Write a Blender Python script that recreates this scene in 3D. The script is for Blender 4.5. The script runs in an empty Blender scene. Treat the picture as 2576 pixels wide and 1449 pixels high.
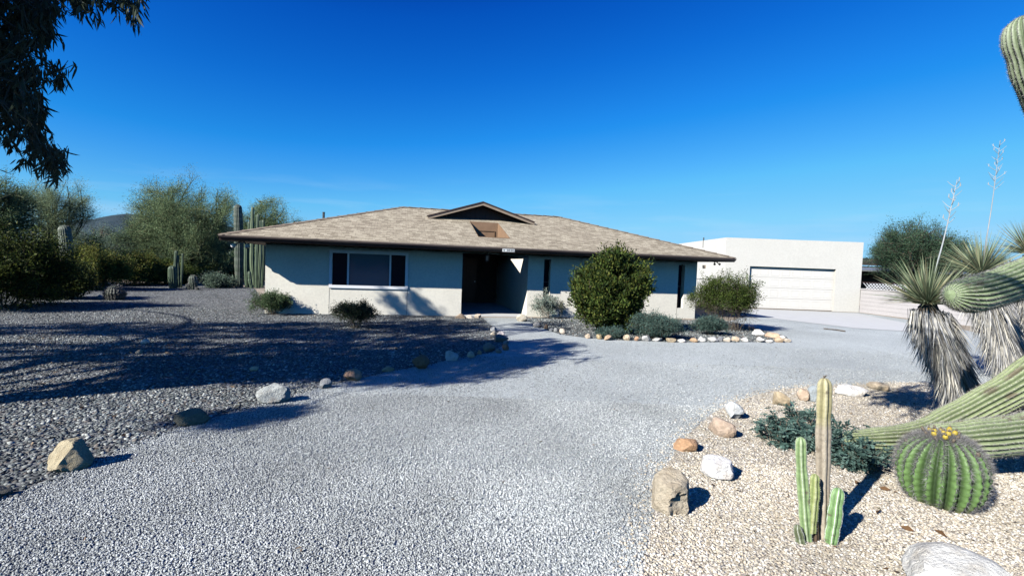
import bpy, math, random
import numpy as np
from mathutils import Matrix, Vector

R = math.radians
C = bpy.context.scene.collection
rng = np.random.default_rng(11)

# ------------------------------------------------------------------ camera model
# survey sheet: the photograph measured on a 2576 x 1449 grid gives bearings; at() turns a bearing into a ground point
F, PITCH, ROLL, EYE = 1224.74, .0469, .037, 1.8038
fw = np.array([0, math.cos(PITCH), -math.sin(PITCH)])
_up = np.array([0, math.sin(PITCH), math.cos(PITCH)])
_rt = np.array([1., 0, 0])
rt = math.cos(ROLL) * _rt + math.sin(ROLL) * _up
up = -math.sin(ROLL) * _rt + math.cos(ROLL) * _up
O = np.array([0, 0, EYE])


def ray(x, y):
    return fw + rt * (x - 1288) / F - up * (y - 724.5) / F


def at(x, y, z=0.):
    d = ray(x, y)
    return O + d * ((z - EYE) / d[2])


def at_depth(x, y, dep):
    return O + ray(x, y) * dep


def depth(p):
    return float((np.asarray(p) - O) @ fw)


def pix(P):
    d = np.atleast_2d(P) - O
    z = d @ fw
    return np.stack([1288 + F * (d @ rt) / z, 724.5 - F * (d @ up) / z, z], 1)


# ------------------------------------------------------------------ scene, camera, light
sc = bpy.context.scene
cd = bpy.data.cameras.new('camera')
cam = bpy.data.objects.new('camera', cd)
C.objects.link(cam)
m = Matrix.Identity(4)
for i in range(3):
    m[i][0], m[i][1], m[i][2], m[i][3] = rt[i], up[i], -fw[i], O[i]
cam.matrix_world = m
cd.sensor_width = 36
cd.lens = 36 * F / 2576
cd.clip_end = 6000
cd.clip_start = .05
sc.camera = cam

SUN_EL, SUN_DIR = 31.5, 48.9          # shadows run 48.9 degrees to the right of straight ahead
sh = np.array([math.sin(R(SUN_DIR)), math.cos(R(SUN_DIR)), 0])      # ground direction of shadows
TANEL = math.tan(R(SUN_EL))
sd = Vector((sh[0] * math.cos(R(SUN_EL)), sh[1] * math.cos(R(SUN_EL)), -math.sin(R(SUN_EL))))
L = bpy.data.lights.new('sun', 'SUN')
L.energy = 5
L.angle = R(.5)
L.color = (1, .965, .91)
lo = bpy.data.objects.new('sun', L)
lo.rotation_euler = sd.to_track_quat('-Z', 'Y').to_euler()
C.objects.link(lo)

w = bpy.data.worlds.new('World')
sc.world = w
w.use_nodes = True
nt = w.node_tree
nt.nodes.clear()
sky = nt.nodes.new('ShaderNodeTexSky')
sky.sky_type = 'NISHITA'
sky.sun_disc = False
sky.sun_elevation = R(SUN_EL)
sky.sun_rotation = math.atan2(-sh[0], -sh[1])
sky.altitude = 800
sky.air_density = 1.0
sky.dust_density = .25
sky.ozone_density = 3.0
SKYS = .10
mul = nt.nodes.new('ShaderNodeVectorMath'); mul.operation = 'MULTIPLY'
mul.inputs[1].default_value = (SKYS, SKYS, SKYS)
# deep polarised desert blue: tone curve on the sky colour itself
cur = nt.nodes.new('ShaderNodeRGBCurve')
CUR = [[(0, 0), (.05, 0), (.093, .0015), (.122, .005), (.175, .018), (.30, .13), (.42, .22), (.54, .28), (1, .33)],
       [(0, 0), (.10, .004), (.14, .036), (.168, .092), (.216, .158), (.301, .285), (.48, .54), (.70, .66), (1, .68)],
       [(0, 0), (.2, .07), (.27, .34), (.314, .52), (.392, .68), (.503, .86), (.67, .98), (1, 1)]]
for ch in range(3):
    cv = cur.mapping.curves[ch]
    while len(cv.points) < len(CUR[ch]):
        cv.points.new(.5, .5)
    for pt, q in zip(cv.points, CUR[ch]):
        pt.location = q
        pt.handle_type = 'VECTOR'
cur.mapping.update()
tint = nt.nodes.new('ShaderNodeVectorMath'); tint.operation = 'MULTIPLY'
SKYGAIN = 5.5
tint.inputs[1].default_value = (SKYGAIN, SKYGAIN, SKYGAIN)
bg = nt.nodes.new('ShaderNodeBackground')
bg.inputs[1].default_value = .1
ow = nt.nodes.new('ShaderNodeOutputWorld')
nt.links.new(sky.outputs[0], mul.inputs[0])
nt.links.new(mul.outputs[0], cur.inputs['Color'])
# faint wisps of cloud low over the horizon
geo = nt.nodes.new('ShaderNodeNewGeometry')
mp = nt.nodes.new('ShaderNodeVectorMath'); mp.operation = 'MULTIPLY'; mp.inputs[1].default_value = (3.2, 3.2, 26)
nz = nt.nodes.new('ShaderNodeTexNoise'); nz.inputs['Scale'].default_value = 1.6; nz.inputs['Detail'].default_value = 6
cr1 = nt.nodes.new('ShaderNodeMapRange'); cr1.inputs[1].default_value = .50; cr1.inputs[2].default_value = .78; cr1.inputs[4].default_value = .5
sp = nt.nodes.new('ShaderNodeSeparateXYZ')
cr2 = nt.nodes.new('ShaderNodeMapRange'); cr2.inputs[1].default_value = -.17; cr2.inputs[2].default_value = -.03
mm = nt.nodes.new('ShaderNodeMath'); mm.operation = 'MULTIPLY'
mx = nt.nodes.new('ShaderNodeMix'); mx.data_type = 'RGBA'
mx.inputs[7].default_value = (.55, .78, 1, 1)
nt.links.new(geo.outputs['Incoming'], mp.inputs[0])
nt.links.new(mp.outputs[0], nz.inputs['Vector'])
nt.links.new(nz.outputs[0], cr1.inputs[0])
nt.links.new(geo.outputs['Incoming'], sp.inputs[0])
nt.links.new(sp.outputs[2], cr2.inputs[0])
nt.links.new(cr1.outputs[0], mm.inputs[0])
nt.links.new(cr2.outputs[0], mm.inputs[1])
nt.links.new(mm.outputs[0], mx.inputs[0])
nt.links.new(cur.outputs[0], mx.inputs[6])
nt.links.new(mx.outputs[2], tint.inputs[0])
nt.links.new(tint.outputs[0], bg.inputs[0])
nt.links.new(bg.outputs[0], ow.inputs[0])

sc.view_settings.view_transform = 'Standard'
sc.view_settings.look = 'None'
sc.view_settings.exposure = .85
sc.view_settings.gamma = 1
sc.cycles.max_bounces = 5
sc.cycles.diffuse_bounces = 0
sc.cycles.transparent_max_bounces = 8


# ------------------------------------------------------------------ materials
class NT:
    def __init__(s, name):
        s.m = bpy.data.materials.new(name)
        s.m.use_nodes = True
        s.t = s.m.node_tree
        s.b = s.t.nodes['Principled BSDF']
        s.o = s.t.nodes['Material Output']

    def n(s, kind, **k):
        q = s.t.nodes.new('ShaderNode' + kind)
        for a, v in k.items():
            setattr(q, a, v)
        return q

    def l(s, a, b):
        s.t.links.new(a, b)

    def noise(s, scale, detail=4, rough=.6, vec=None):
        q = s.n('TexNoise')
        q.inputs['Scale'].default_value = scale
        q.inputs['Detail'].default_value = detail
        q.inputs['Roughness'].default_value = rough
        if vec is not None:
            s.l(vec, q.inputs['Vector'])
        return q

    def ramp(s, fac, stops):
        q = s.n('ValToRGB')
        e = q.color_ramp.elements
        while len(e) < len(stops):
            e.new(.5)
        for a, (p, c) in zip(e, stops):
            a.position = p
            a.color = (*c, 1) if len(c) == 3 else c
        s.l(fac, q.inputs[0])
        return q

    def mix(s, fac, a, b, mode='MIX'):
        q = s.n('Mix', data_type='RGBA', blend_type=mode)
        for sock, v in ((q.inputs[0], fac), (q.inputs[6], a), (q.inputs[7], b)):
            if hasattr(v, 'is_linked'):
                s.l(v, sock)
            elif isinstance(v, (int, float)):
                sock.default_value = v
            else:
                sock.default_value = (*v, 1)
        return q.outputs[2]

    def bump(s, h, strength=.5, dist=.01):
        q = s.n('Bump')
        q.inputs['Strength'].default_value = strength
        q.inputs['Distance'].default_value = dist
        s.l(h, q.inputs['Height'])
        s.l(q.outputs[0], s.b.inputs['Normal'])

    def geo(s):
        return s.n('NewGeometry').outputs['Position']

    def obj(s):
        return s.n('TexCoord').outputs['Object']

    def base(s, c):
        if hasattr(c, 'is_linked'):
            s.l(c, s.b.inputs['Base Color'])
        else:
            s.b.inputs['Base Color'].default_value = (*c, 1)

    def rough(s, v, spec=.3):
        s.b.inputs['Roughness'].default_value = v
        s.b.inputs['Specular IOR Level'].default_value = spec


def mat_plain(name, c, rough=.7, var=.12, scale=8., spec=.3, bump=0., metal=0.):
    q = NT(name)
    nz = q.noise(scale, 5, .65, q.obj())
    lo_ = tuple(x * (1 - var) for x in c)
    hi_ = tuple(min(1, x * (1 + var)) for x in c)
    q.base(q.ramp(nz.outputs[0], [(.3, lo_), (.7, hi_)]).outputs[0])
    q.rough(rough, spec)
    q.b.inputs['Metallic'].default_value = metal
    if bump:
        nb = q.noise(scale * 6, 4, .6, q.obj())
        q.bump(nb.outputs[0], .6, bump)
    return q.m


def mat_stucco(name, c, dirt=.1, bump=.012):
    q = NT(name)
    P = q.geo()
    n1 = q.noise(.9, 5, .6, P)
    n2 = q.noise(14, 5, .7, P)
    a = q.ramp(n1.outputs[0], [(.3, tuple(x * (1 - dirt) for x in c)), (.7, c)]).outputs[0]
    b = q.ramp(n2.outputs[0], [(.3, (.86, .86, .86)), (.7, (1, 1, 1))]).outputs[0]
    q.base(q.mix(1., a, b, 'MULTIPLY'))
    n3 = q.noise(38, 6, .7, P)
    q.bump(n3.outputs[0], .7, bump)
    q.rough(.9, .15)
    return q.m


def mat_attr(name, rough=.8, spec=.25, trans=0., attr='col', bump=None):
    q = NT(name)
    a = q.n('Attribute', attribute_name=attr)
    c = a.outputs['Color']
    if bump:
        nz = q.noise(bump[0], 5, .65, q.geo())
        q.bump(nz.outputs[0], .7, bump[1])
        c = q.mix(1., c, q.ramp(nz.outputs[0], [(.3, (.75,) * 3), (.7, (1.1,) * 3)]).outputs[0], 'MULTIPLY')
    q.base(c)
    q.rough(rough, spec)
    if trans:
        t = q.n('BsdfTranslucent')
        q.l(a.outputs['Color'], t.inputs[0])
        mx = q.n('MixShader')
        mx.inputs[0].default_value = trans
        q.l(q.b.outputs[0], mx.inputs[1])
        q.l(t.outputs[0], mx.inputs[2])
        q.l(mx.outputs[0], q.o.inputs[0])
    return q.m


def mat_gravel(name, cols, cell, bump=.012, big=.35):
    """packed gravel: one random stone colour per voronoi cell, dark gaps from real relief"""
    q = NT(name)
    P = q.geo()
    v = q.n('TexVoronoi', feature='F1')
    v.inputs['Scale'].default_value = 1 / cell
    q.l(P, v.inputs['Vector'])
    sep = q.n('SeparateColor')
    q.l(v.outputs['Color'], sep.inputs[0])
    n = len(cols)
    c = q.ramp(sep.outputs[0], [(i / n, cc) for i, cc in enumerate(cols)])
    c.color_ramp.interpolation = 'CONSTANT'
    n1 = q.noise(big, 5, .6, P)
    t = q.ramp(n1.outputs[0], [(.32, (.82, .82, .82)), (.68, (1.08, 1.08, 1.08))]).outputs[0]
    c2 = q.mix(1., c.outputs[0], t, 'MULTIPLY')
    q.base(c2)
    q.rough(.9, .15)
    inv = q.n('Math', operation='SUBTRACT')
    inv.inputs[0].default_value = 1
    q.l(v.outputs['Distance'], inv.inputs[1])
    add = q.n('Math', operation='ADD')
    q.l(inv.outputs[0], add.inputs[0])
    q.l(sep.outputs[1], add.inputs[1])
    q.bump(add.outputs[0], 1., bump)
    return q.m


def mat_rock():
    q = NT('boulder_stone')
    oi = q.n('ObjectInfo')
    P = q.obj()
    n1 = q.noise(5, 6, .65, P)
    n2 = q.noise(28, 6, .7, P)
    a = q.ramp(n1.outputs[0], [(.28, (.74, .69, .63)), (.5, (1, 1, 1)), (.72, (1.14, 1.11, 1.05))]).outputs[0]
    b = q.ramp(n2.outputs[0], [(.25, (.78, .78, .78)), (.7, (1.1, 1.1, 1.1))]).outputs[0]
    c = q.mix(1., oi.outputs['Color'], a, 'MULTIPLY')
    # rusty iron stain patches on the stone
    n3 = q.noise(3.2, 4, .55, P)
    st = q.ramp(n3.outputs[0], [(.56, (0, 0, 0)), (.68, (1, 1, 1))]).outputs[0]
    ml = q.n('Math', operation='MULTIPLY')
    q.l(st, ml.inputs[0])
    ml.inputs[1].default_value = .35
    c = q.mix(ml.outputs[0], c, (.40, .25, .13))
    q.base(q.mix(1., c, b, 'MULTIPLY'))
    q.bump(n2.outputs[0], 1., .04)
    q.rough(.88, .2)
    return q.m


def mat_shingle():
    q = NT('asphalt_shingle')
    uv = q.n('UVMap').outputs[0]
    br = q.n('TexBrick')
    q.l(uv, br.inputs['Vector'])
    br.offset = .43
    br.offset_frequency = 2
    br.squash = .85
    br.squash_frequency = 3
    br.inputs['Scale'].default_value = 1
    br.inputs['Brick Width'].default_value = .21
    br.inputs['Row Height'].default_value = .115
    br.inputs['Mortar Size'].default_value = .005
    br.inputs['Mortar Smooth'].default_value = .3
    br.inputs['Bias'].default_value = -.05
    br.inputs['Color1'].default_value = (.45, .40, .305, 1)
    br.inputs['Color2'].default_value = (.235, .20, .148, 1)
    br.inputs['Mortar'].default_value = (.10, .08, .065, 1)
    n1 = q.noise(.5, 4, .6, uv)
    n2 = q.noise(120, 3, .7, uv)
    a = q.ramp(n1.outputs[0], [(.3, (.94, .93, .92)), (.7, (1.04, 1.04, 1.02))]).outputs[0]
    b = q.ramp(n2.outputs[0], [(.3, (.8, .8, .8)), (.7, (1.12, 1.12, 1.12))]).outputs[0]
    q.base(q.mix(1., q.mix(1., br.outputs['Color'], a, 'MULTIPLY'), b, 'MULTIPLY'))
    q.bump(n2.outputs[0], .5, .006)
    q.rough(.95, .1)
    return q.m


def mat_glass(name, c, rough=.04, spec=.5):
    q = NT(name)
    q.base(c)
    q.rough(rough, spec)
    return q.m


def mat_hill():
    q = NT('haze_tinted_hill_scrub')
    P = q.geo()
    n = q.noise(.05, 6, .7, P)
    q.base(q.ramp(n.outputs[0], [(.35, (.03, .048, .062)), (.65, (.055, .075, .088))]).outputs[0])  # scrub tones pushed to blue: the distance haze is in the colour
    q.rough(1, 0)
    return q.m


M = dict(
    stucco=mat_stucco('stucco_cream', (.83, .795, .68)),
    garage=mat_stucco('stucco_white', (.62, .605, .55), .05, .006),
    shingle=mat_shingle(),
    fascia=mat_plain('brown_paint', (.055, .034, .028), .5, .1, 4),
    gutter=mat_plain('brown_gutter_metal', (.05, .034, .032), .35, .08, 4, .5),
    soffit=mat_plain('soffit_paint', (.10, .075, .06), .7),
    siding=mat_plain('brown_siding', (.06, .04, .035), .7, .15, 5),
    trim=mat_plain('taupe_trim', (.30, .235, .17), .7, .1, 5),
    ply=mat_plain('tan_plywood', (.24, .15, .09), .75, .12, 4),
    plyd=mat_plain('tan_plywood_trim', (.13, .08, .045), .75, .12, 4),
    white=mat_plain('white_vinyl', (.78, .79, .80), .4, .03, 4),
    glass=mat_glass('reflection_tinted_glass', (.05, .125, .18), .05, .14),  # blue of the window's reflection painted into the base colour, gloss kept low
    screen=mat_glass('dark_screen', (.006, .010, .020), .3, .05),
    door=mat_plain('dark_wood_door', (.035, .022, .016), .45, .2, 5),
    gdoor=mat_plain('garage_door_paint', (.63, .61, .56), .45, .02, 3),
    metal=mat_plain('dark_metal', (.05, .05, .05), .4, .1, 6, .5),
    pale_metal=mat_plain('galvanised_metal', (.35, .37, .38), .4, .1, 6, .5, 0, .6),
    rock=mat_rock(),
    leaf=mat_attr('leaf', .6, .15, .3),
    matt_leaf=mat_attr('dry_leaf', .8, .15, .1),
    bark=mat_plain('bark', (.10, .085, .065), .9, .35, 9, .1, .01),
    pale_bark=mat_plain('green_bark', (.20, .20, .11), .8, .3, 9, .1, .006),
    greenbark=mat_plain('palo_verde_bark', (.105, .115, .06), .8, .3, 9, .1),
    stem=mat_plain('woody_stem', (.14, .115, .085), .85, .25, 12, .1),
    flesh=mat_attr('cactus_flesh', .5, .35, 0, 'col', (40, .004)),
    spine=mat_attr('cactus_spine', .6, .3, .1),
    stone=mat_attr('loose_stone', .85, .2, 0, 'col'),
    ground=mat_gravel('desert_dirt', [(.36, .30, .235), (.40, .335, .26), (.33, .28, .22), (.43, .37, .30)], .03, .006),
    drive=mat_gravel('pale_gravel', [(.485, .52, .508), (.415, .45, .443), (.565, .60, .585), (.31, .335, .335), (.525, .56, .545), (.455, .49, .48)], .013, .005),
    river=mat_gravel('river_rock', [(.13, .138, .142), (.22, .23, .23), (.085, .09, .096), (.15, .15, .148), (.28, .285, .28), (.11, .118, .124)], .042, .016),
    tan=mat_gravel('tan_gravel', [(.50, .45, .36), (.42, .375, .29), (.58, .535, .45), (.36, .31, .235), (.54, .495, .43)], .017, .012),
    concrete=mat_plain('pale_concrete', (.53, .535, .52), .85, .05, 2, .2, .002),
    block=mat_stucco('painted_block', (.50, .475, .465), .06, .004),
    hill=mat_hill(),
    petal=mat_plain('yellow_fruit', (.40, .30, .04), .5, .2, 30),
    black=mat_plain('black_paint', (.012, .012, .012), .5, .1),
)


# ------------------------------------------------------------------ mesh helpers
class MB:
    def __init__(s):
        s.v, s.f, s.c, s.uv = [], [], [], {}

    def add(s, v, f, col=None, uv=None):
        b = len(s.v)
        s.v += [tuple(map(float, p)) for p in v]
        for k, q in enumerate(f):
            if uv is not None:
                s.uv[len(s.f)] = uv[k]
            s.f.append([b + i for i in q])
        if col is not None:
            s.c += [col] * len(v) if np.ndim(col) == 1 else [tuple(x) for x in col]

    def quad(s, a, b, c, d, uv=None):
        s.add([a, b, c, d], [(0, 1, 2, 3)], uv=[uv] if uv else None)

    def box(s, x0, x1, y0, y1, z0, z1, fr=None):
        v = [(x, y, z) for z in (z0, z1) for y in (y0, y1) for x in (x0, x1)]
        if fr is not None:
            v = [fr(*p) for p in v]
        f = [(0, 2, 3, 1), (4, 5, 7, 6), (0, 1, 5, 4), (2, 6, 7, 3), (0, 4, 6, 2), (1, 3, 7, 5)]
        s.add(v, f)

    def tube(s, pts, rad, n=6, col=None, cap=True):
        pts = np.asarray(pts, float)
        k = len(pts)
        rad = np.broadcast_to(rad, (k,))
        t = np.gradient(pts, axis=0)
        t /= np.linalg.norm(t, axis=1)[:, None] + 1e-9
        a = np.cross(t[0], (0, 0, 1.) if abs(t[0][2]) < .9 else (1., 0, 0))
        a /= np.linalg.norm(a)
        vs = []
        th = np.arange(n) * 2 * np.pi / n
        for i in range(k):
            a = a - t[i] * (a @ t[i])
            a /= np.linalg.norm(a) + 1e-9
            b = np.cross(t[i], a)
            vs.append(pts[i] + rad[i] * (np.cos(th)[:, None] * a + np.sin(th)[:, None] * b))
        f = []
        for i in range(k - 1):
            for j in range(n):
                f.append((i * n + j, i * n + (j + 1) % n, (i + 1) * n + (j + 1) % n, (i + 1) * n + j))
        if cap:
            f.append(tuple(range(n))[::-1])
            f.append(tuple((k - 1) * n + j for j in range(n)))
        s.add(np.concatenate(vs), f, col)

    def build(s, name, mat, parent=None, smooth=False, fix=True):
        me = bpy.data.meshes.new(name)
        me.from_pydata(s.v, [], s.f)
        if s.uv:
            u = me.uv_layers.new(name='UVMap')
            for p in me.polygons:
                q = s.uv.get(p.index)
                if q:
                    for li, c in zip(p.loop_indices, q):
                        u.data[li].uv = c
        if s.c and len(s.c) == len(s.v):
            at_ = me.attributes.new('col', 'FLOAT_COLOR', 'POINT')
            a = np.ones((len(s.v), 4), np.float32)
            a[:, :3] = np.array(s.c)[:, :3]
            at_.data.foreach_set('color', a.ravel())
        if fix:
            import bmesh
            b = bmesh.new()
            b.from_mesh(me)
            bmesh.ops.recalc_face_normals(b, faces=b.faces)
            b.to_mesh(me)
            b.free()
        if smooth:
            me.polygons.foreach_set('use_smooth', [True] * len(me.polygons))
        return link(name, me, mat, parent)


def link(name, me, mat, parent=None):
    me.materials.append(mat)
    o = bpy.data.objects.new(name, me)
    C.objects.link(o)
    if parent is not None:
        o.parent = parent
        o.matrix_parent_inverse = Matrix.Translation(parent.location).inverted() if not parent.parent else Matrix.Translation(-Vector(parent.matrix_world.translation))
    return o


def fast_mesh(name, V, Fc, col, mat, parent=None, smooth=False):
    """V (n,3), Fc (m,k) constant face size, col (n,3)"""
    me = bpy.data.meshes.new(name)
    V = np.asarray(V, np.float32)
    Fc = np.asarray(Fc, np.int32)
    mm, k = Fc.shape
    me.vertices.add(len(V))
    me.vertices.foreach_set('co', V.ravel())
    me.loops.add(mm * k)
    me.loops.foreach_set('vertex_index', Fc.ravel())
    me.polygons.add(mm)
    me.polygons.foreach_set('loop_start', np.arange(0, mm * k, k, dtype=np.int32))
    me.polygons.foreach_set('loop_total', np.full(mm, k, np.int32))
    if smooth:
        me.polygons.foreach_set('use_smooth', np.ones(mm, bool))
    me.update(calc_edges=True)
    if col is not None:
        a = np.ones((len(V), 4), np.float32)
        a[:, :3] = np.clip(col, 0, 1)
        me.attributes.new('col', 'FLOAT_COLOR', 'POINT').data.foreach_set('color', a.ravel())
    return link(name, me, mat, parent)


def thing(name, label, cat, loc=(0, 0, 0), group=None):
    o = bpy.data.objects.new(name, None)
    o.empty_display_size = .2
    C.objects.link(o)
    o.location = Vector([float(x) for x in loc])
    return tag(o, label, cat, group)


def tag(o, label, cat, group=None):
    o['label'] = label
    o['category'] = cat
    if group:
        o['group'] = group
    return o


def kind(o, k):
    o['kind'] = k
    return o


def unit(v):
    v = np.asarray(v, float)
    return v / (np.linalg.norm(v, axis=-1, keepdims=True) + 1e-9)


def spline(pts, n):
    """Catmull-Rom through pts, n samples"""
    P = np.asarray(pts, float)
    P = np.vstack([2 * P[0] - P[1], P, 2 * P[-1] - P[-2]])
    k = len(P) - 3
    t = np.linspace(0, k - 1e-6, n)
    i = t.astype(int)
    u = (t - i)[:, None]
    a, b, c, d = P[i], P[i + 1], P[i + 2], P[i + 3]
    return .5 * (2 * b + (c - a) * u + (2 * a - 5 * b + 4 * c - d) * u ** 2 + (3 * b - a - 3 * c + d) * u ** 3)


def leaves(B, D, ln, wd, cols, fold=.25, bend=0.):
    """B (n,3) base points, D (n,3) unit directions: one folded pointed blade each (4 or 6 points). returns V, quads, col"""
    n = len(B)
    ln = np.broadcast_to(ln, (n,))[:, None]
    wd = np.broadcast_to(wd, (n,))[:, None]
    r = rng.normal(size=(n, 3))
    S = unit(np.cross(D, r))
    N = np.cross(S, D)
    mid = B + D * ln * .45 + N * ln * bend * .3
    tip = B + D * ln - N * ln * bend
    Lm = mid + S * wd * .5 + N * wd * fold
    Rm = mid - S * wd * .5 + N * wd * fold
    V = np.stack([B, Rm, tip, Lm], 1).reshape(-1, 3)
    Fc = np.arange(n * 4).reshape(n, 4)
    return V, Fc, np.repeat(cols, 4, 0)


def pick_cols(n, pal, var=.15):
    pal = np.asarray(pal, float)
    c = pal[rng.integers(0, len(pal), n)]
    return np.clip(c * (1 + rng.normal(0, var, (n, 1))), .003, .95)


# ------------------------------------------------------------------ ground and beds
def sheet(name, pts, z, mat):
    b = MB()
    b.add([(p[0], p[1], z) for p in pts], [tuple(range(len(pts)))])
    o = b.build(name, mat)
    kind(o, 'structure')
    return o


b = MB()
b.add([(-3000, -3000, 0), (3000, -3000, 0), (3000, 4000, 0), (-3000, 4000, 0)], [(0, 1, 2, 3)])
kind(b.build('ground', M['ground']), 'structure')


def G(*q):
    return [at(x, y) for x, y in q]


edge_left = [(-120, 1320), (0, 1262), (150, 1196), (320, 1122), (480, 1066), (600, 1034), (690, 1008), (810, 972), (890, 956), (980, 935),
             (1060, 921), (1140, 904), (1235, 887), (1272, 866), (1268, 846), (1246, 828), (1212, 800)]
RIVER = G((-900, 1700), *edge_left, (1160, 797), (811, 788), (667, 784), (650, 740), (640, 726), (520, 719), (400, 716), (250, 714), (150, 720), (0, 728), (-300, 745), (-900, 860))
HBED = G((1322, 800), (1340, 815), (1375, 830), (1412, 842), (1480, 851), (1560, 856), (1700, 861), (1850, 861), (1985, 860), (1975, 848), (1930, 835), (1900, 826), (1850, 812), (1790, 803), (1752, 800), (1747, 806), (1600, 803))
TAN = G((1500, 2300), (1585, 1700), (1615, 1449), (1640, 1310), (1672, 1180), (1725, 1100), (1790, 1042), (1860, 1008), (1945, 983), (2040, 972), (2130, 970), (2240, 964), (2420, 962), (2560, 975), (2800, 1010), (3300, 1200), (4200, 2300))
DRIVE = [np.array([-9., -45, 0])] + G((-900, 1400), (-300, 1240), (480, 1010), (1050, 868), (1190, 812), (1160, 799), (1320, 800), (1340, 800), (1450, 830), (1700, 850), (1860, 800), (1870, 776), (2161, 787), (2300, 806), (2464, 838), (2640, 872), (3300, 980), (4200, 1500)) + [np.array([14., -10, 0]), np.array([14., -45, 0])]
APRON = G((1878, 777), (2158, 789), (2290, 816), (2345, 838), (2150, 826), (1905, 797))
sheet('gravel_driveway', DRIVE, .004, M['drive'])
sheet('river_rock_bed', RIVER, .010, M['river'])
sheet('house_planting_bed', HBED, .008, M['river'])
sheet('tan_gravel_bed', TAN, .010, M['tan'])
sheet('concrete_apron', APRON, .012, M['concrete'])


def inside(P, poly):
    x, y = P[:, 0], P[:, 1]
    r = np.zeros(len(P), bool)
    q = np.array(poly)[:, :2]
    j = len(q) - 1
    for i in range(len(q)):
        xi, yi = q[i]
        xj, yj = q[j]
        with np.errstate(divide='ignore', invalid='ignore'):
            r ^= ((yi > y) != (yj > y)) & (x < (xj - xi) * (y - yi) / (yj - yi) + xi)
        j = i
    return r


# bank of stone shapes
import bmesh


def ico(sub):
    b = bmesh.new()
    bmesh.ops.create_icosphere(b, subdivisions=sub, radius=1)
    b.verts.ensure_lookup_table()
    v = np.array([p.co[:] for p in b.verts])
    f = np.array([[q.index for q in p.verts] for p in b.faces])
    b.free()
    return v, f


IV, IF = ico(1)
STV = np.stack([IV * (1 + rng.normal(0, .17, (len(IV), 1))) for _ in range(40)])


def stones(name, poly, bands, size, flat, pal, label_mat, edge=.0, excl=()):
    """scatter real stones; bands: (near, far, per m2)"""
    P = []
    q = np.array(poly)[:, :2]
    for a, b_, den in bands:
        x0, x1 = max(q[:, 0].min(), -1.25 * b_ - 1), min(q[:, 0].max(), 1.25 * b_ + 1)
        y0, y1 = a, b_
        n = int(den * (x1 - x0) * (y1 - y0))
        p = np.stack([rng.uniform(x0, x1, n), rng.uniform(y0, y1, n)], 1)
        p = p[(np.abs(p[:, 0]) < 1.16 * p[:, 1] + 1.0)]
        jit = p + rng.normal(0, edge, p.shape) if edge else p
        k = inside(jit, poly)
        for e in excl:
            k &= ~inside(p, e)
        P.append(p[k])
    P = np.concatenate(P)
    n = len(P)
    s = size[0] + (size[1] - size[0]) * rng.random(n) ** 1.8
    sx, sy, sz = s * rng.uniform(.85, 1.25, n), s * rng.uniform(.65, 1., n), s * rng.uniform(flat[0], flat[1], n)
    V = STV[rng.integers(0, len(STV), n)] * np.stack([sx, sy, sz], 1)[:, None, :]
    tx, ty = rng.normal(0, .25, n), rng.normal(0, .25, n)
    V[:, :, 2] += V[:, :, 0] * tx[:, None] + V[:, :, 1] * ty[:, None]
    a = rng.uniform(0, 2 * np.pi, n)
    ca, sa = np.cos(a)[:, None], np.sin(a)[:, None]
    X = V[:, :, 0] * ca - V[:, :, 1] * sa + P[:, 0:1]
    Y = V[:, :, 0] * sa + V[:, :, 1] * ca + P[:, 1:2]
    Z = V[:, :, 2] + (sz * rng.uniform(.1, .75, n) + .008)[:, None]
    V = np.stack([X, Y, Z], 2).reshape(-1, 3)
    Fc = (IF[None] + (np.arange(n) * len(IV))[:, None, None]).reshape(-1, 3)
    # wheel tracks where cars swing round to the garage: slightly darker, packed stone
    rad_ = np.hypot(P[:, 0] + 7.5, P[:, 1] - 1.2)
    tr_ = sum(np.exp(-((rad_ - q) / .28) ** 2) for q in (7.4, 8.9, 10.6))
    drift = (1 - .16 * tr_ * (.7 + .3 * np.sin(P[:, 1] * 2.2)) if 'drive' in name else 1) + .11 * np.sin(P[:, 0] * 1.1 + 1.7 * np.sin(P[:, 1] * .55)) + .08 * np.sin(P[:, 1] * 1.9 + P[:, 0] * 2.3 + 1) + .06 * np.sin(P[:, 0] * 4.1 - P[:, 1] * 3.3)
    c = np.repeat(pick_cols(n, pal, .11) * drift[:, None], len(IV), 0)
    o = fast_mesh(name, V, Fc, c, label_mat)
    kind(o, 'stuff')
    return o, n


# ------------------------------------------------------------------ the house
HA, HY = .2379, 17.0335
he = np.array([math.cos(HA), math.sin(HA), 0])
hn = np.array([math.sin(HA), -math.cos(HA), 0])


def H(u, o, z):
    return np.array([0, HY, 0]) + he * u + hn * o + np.array([0, 0, z])


house = thing('house', 'low cream stucco ranch house with brown shingle hip roof and dark recessed entry', 'house', H(0, 0, 0))
UL, UR, DEEP = -7.926, 7.297, 8.5
UEL, UER, OV, EZ = -8.936, 8.225, .936, 2.37
PITCHR, RD = .32, 5.2
A0, A1, AZ = -1.766, .5585, 2.148          # entry alcove
WIN = (-6.052, -3.572, .863, 2.083)
SL1 = (1.145, 1.39, .42, 2.05)
SL2 = (6.50, 6.772, .40, 2.05)


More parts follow.
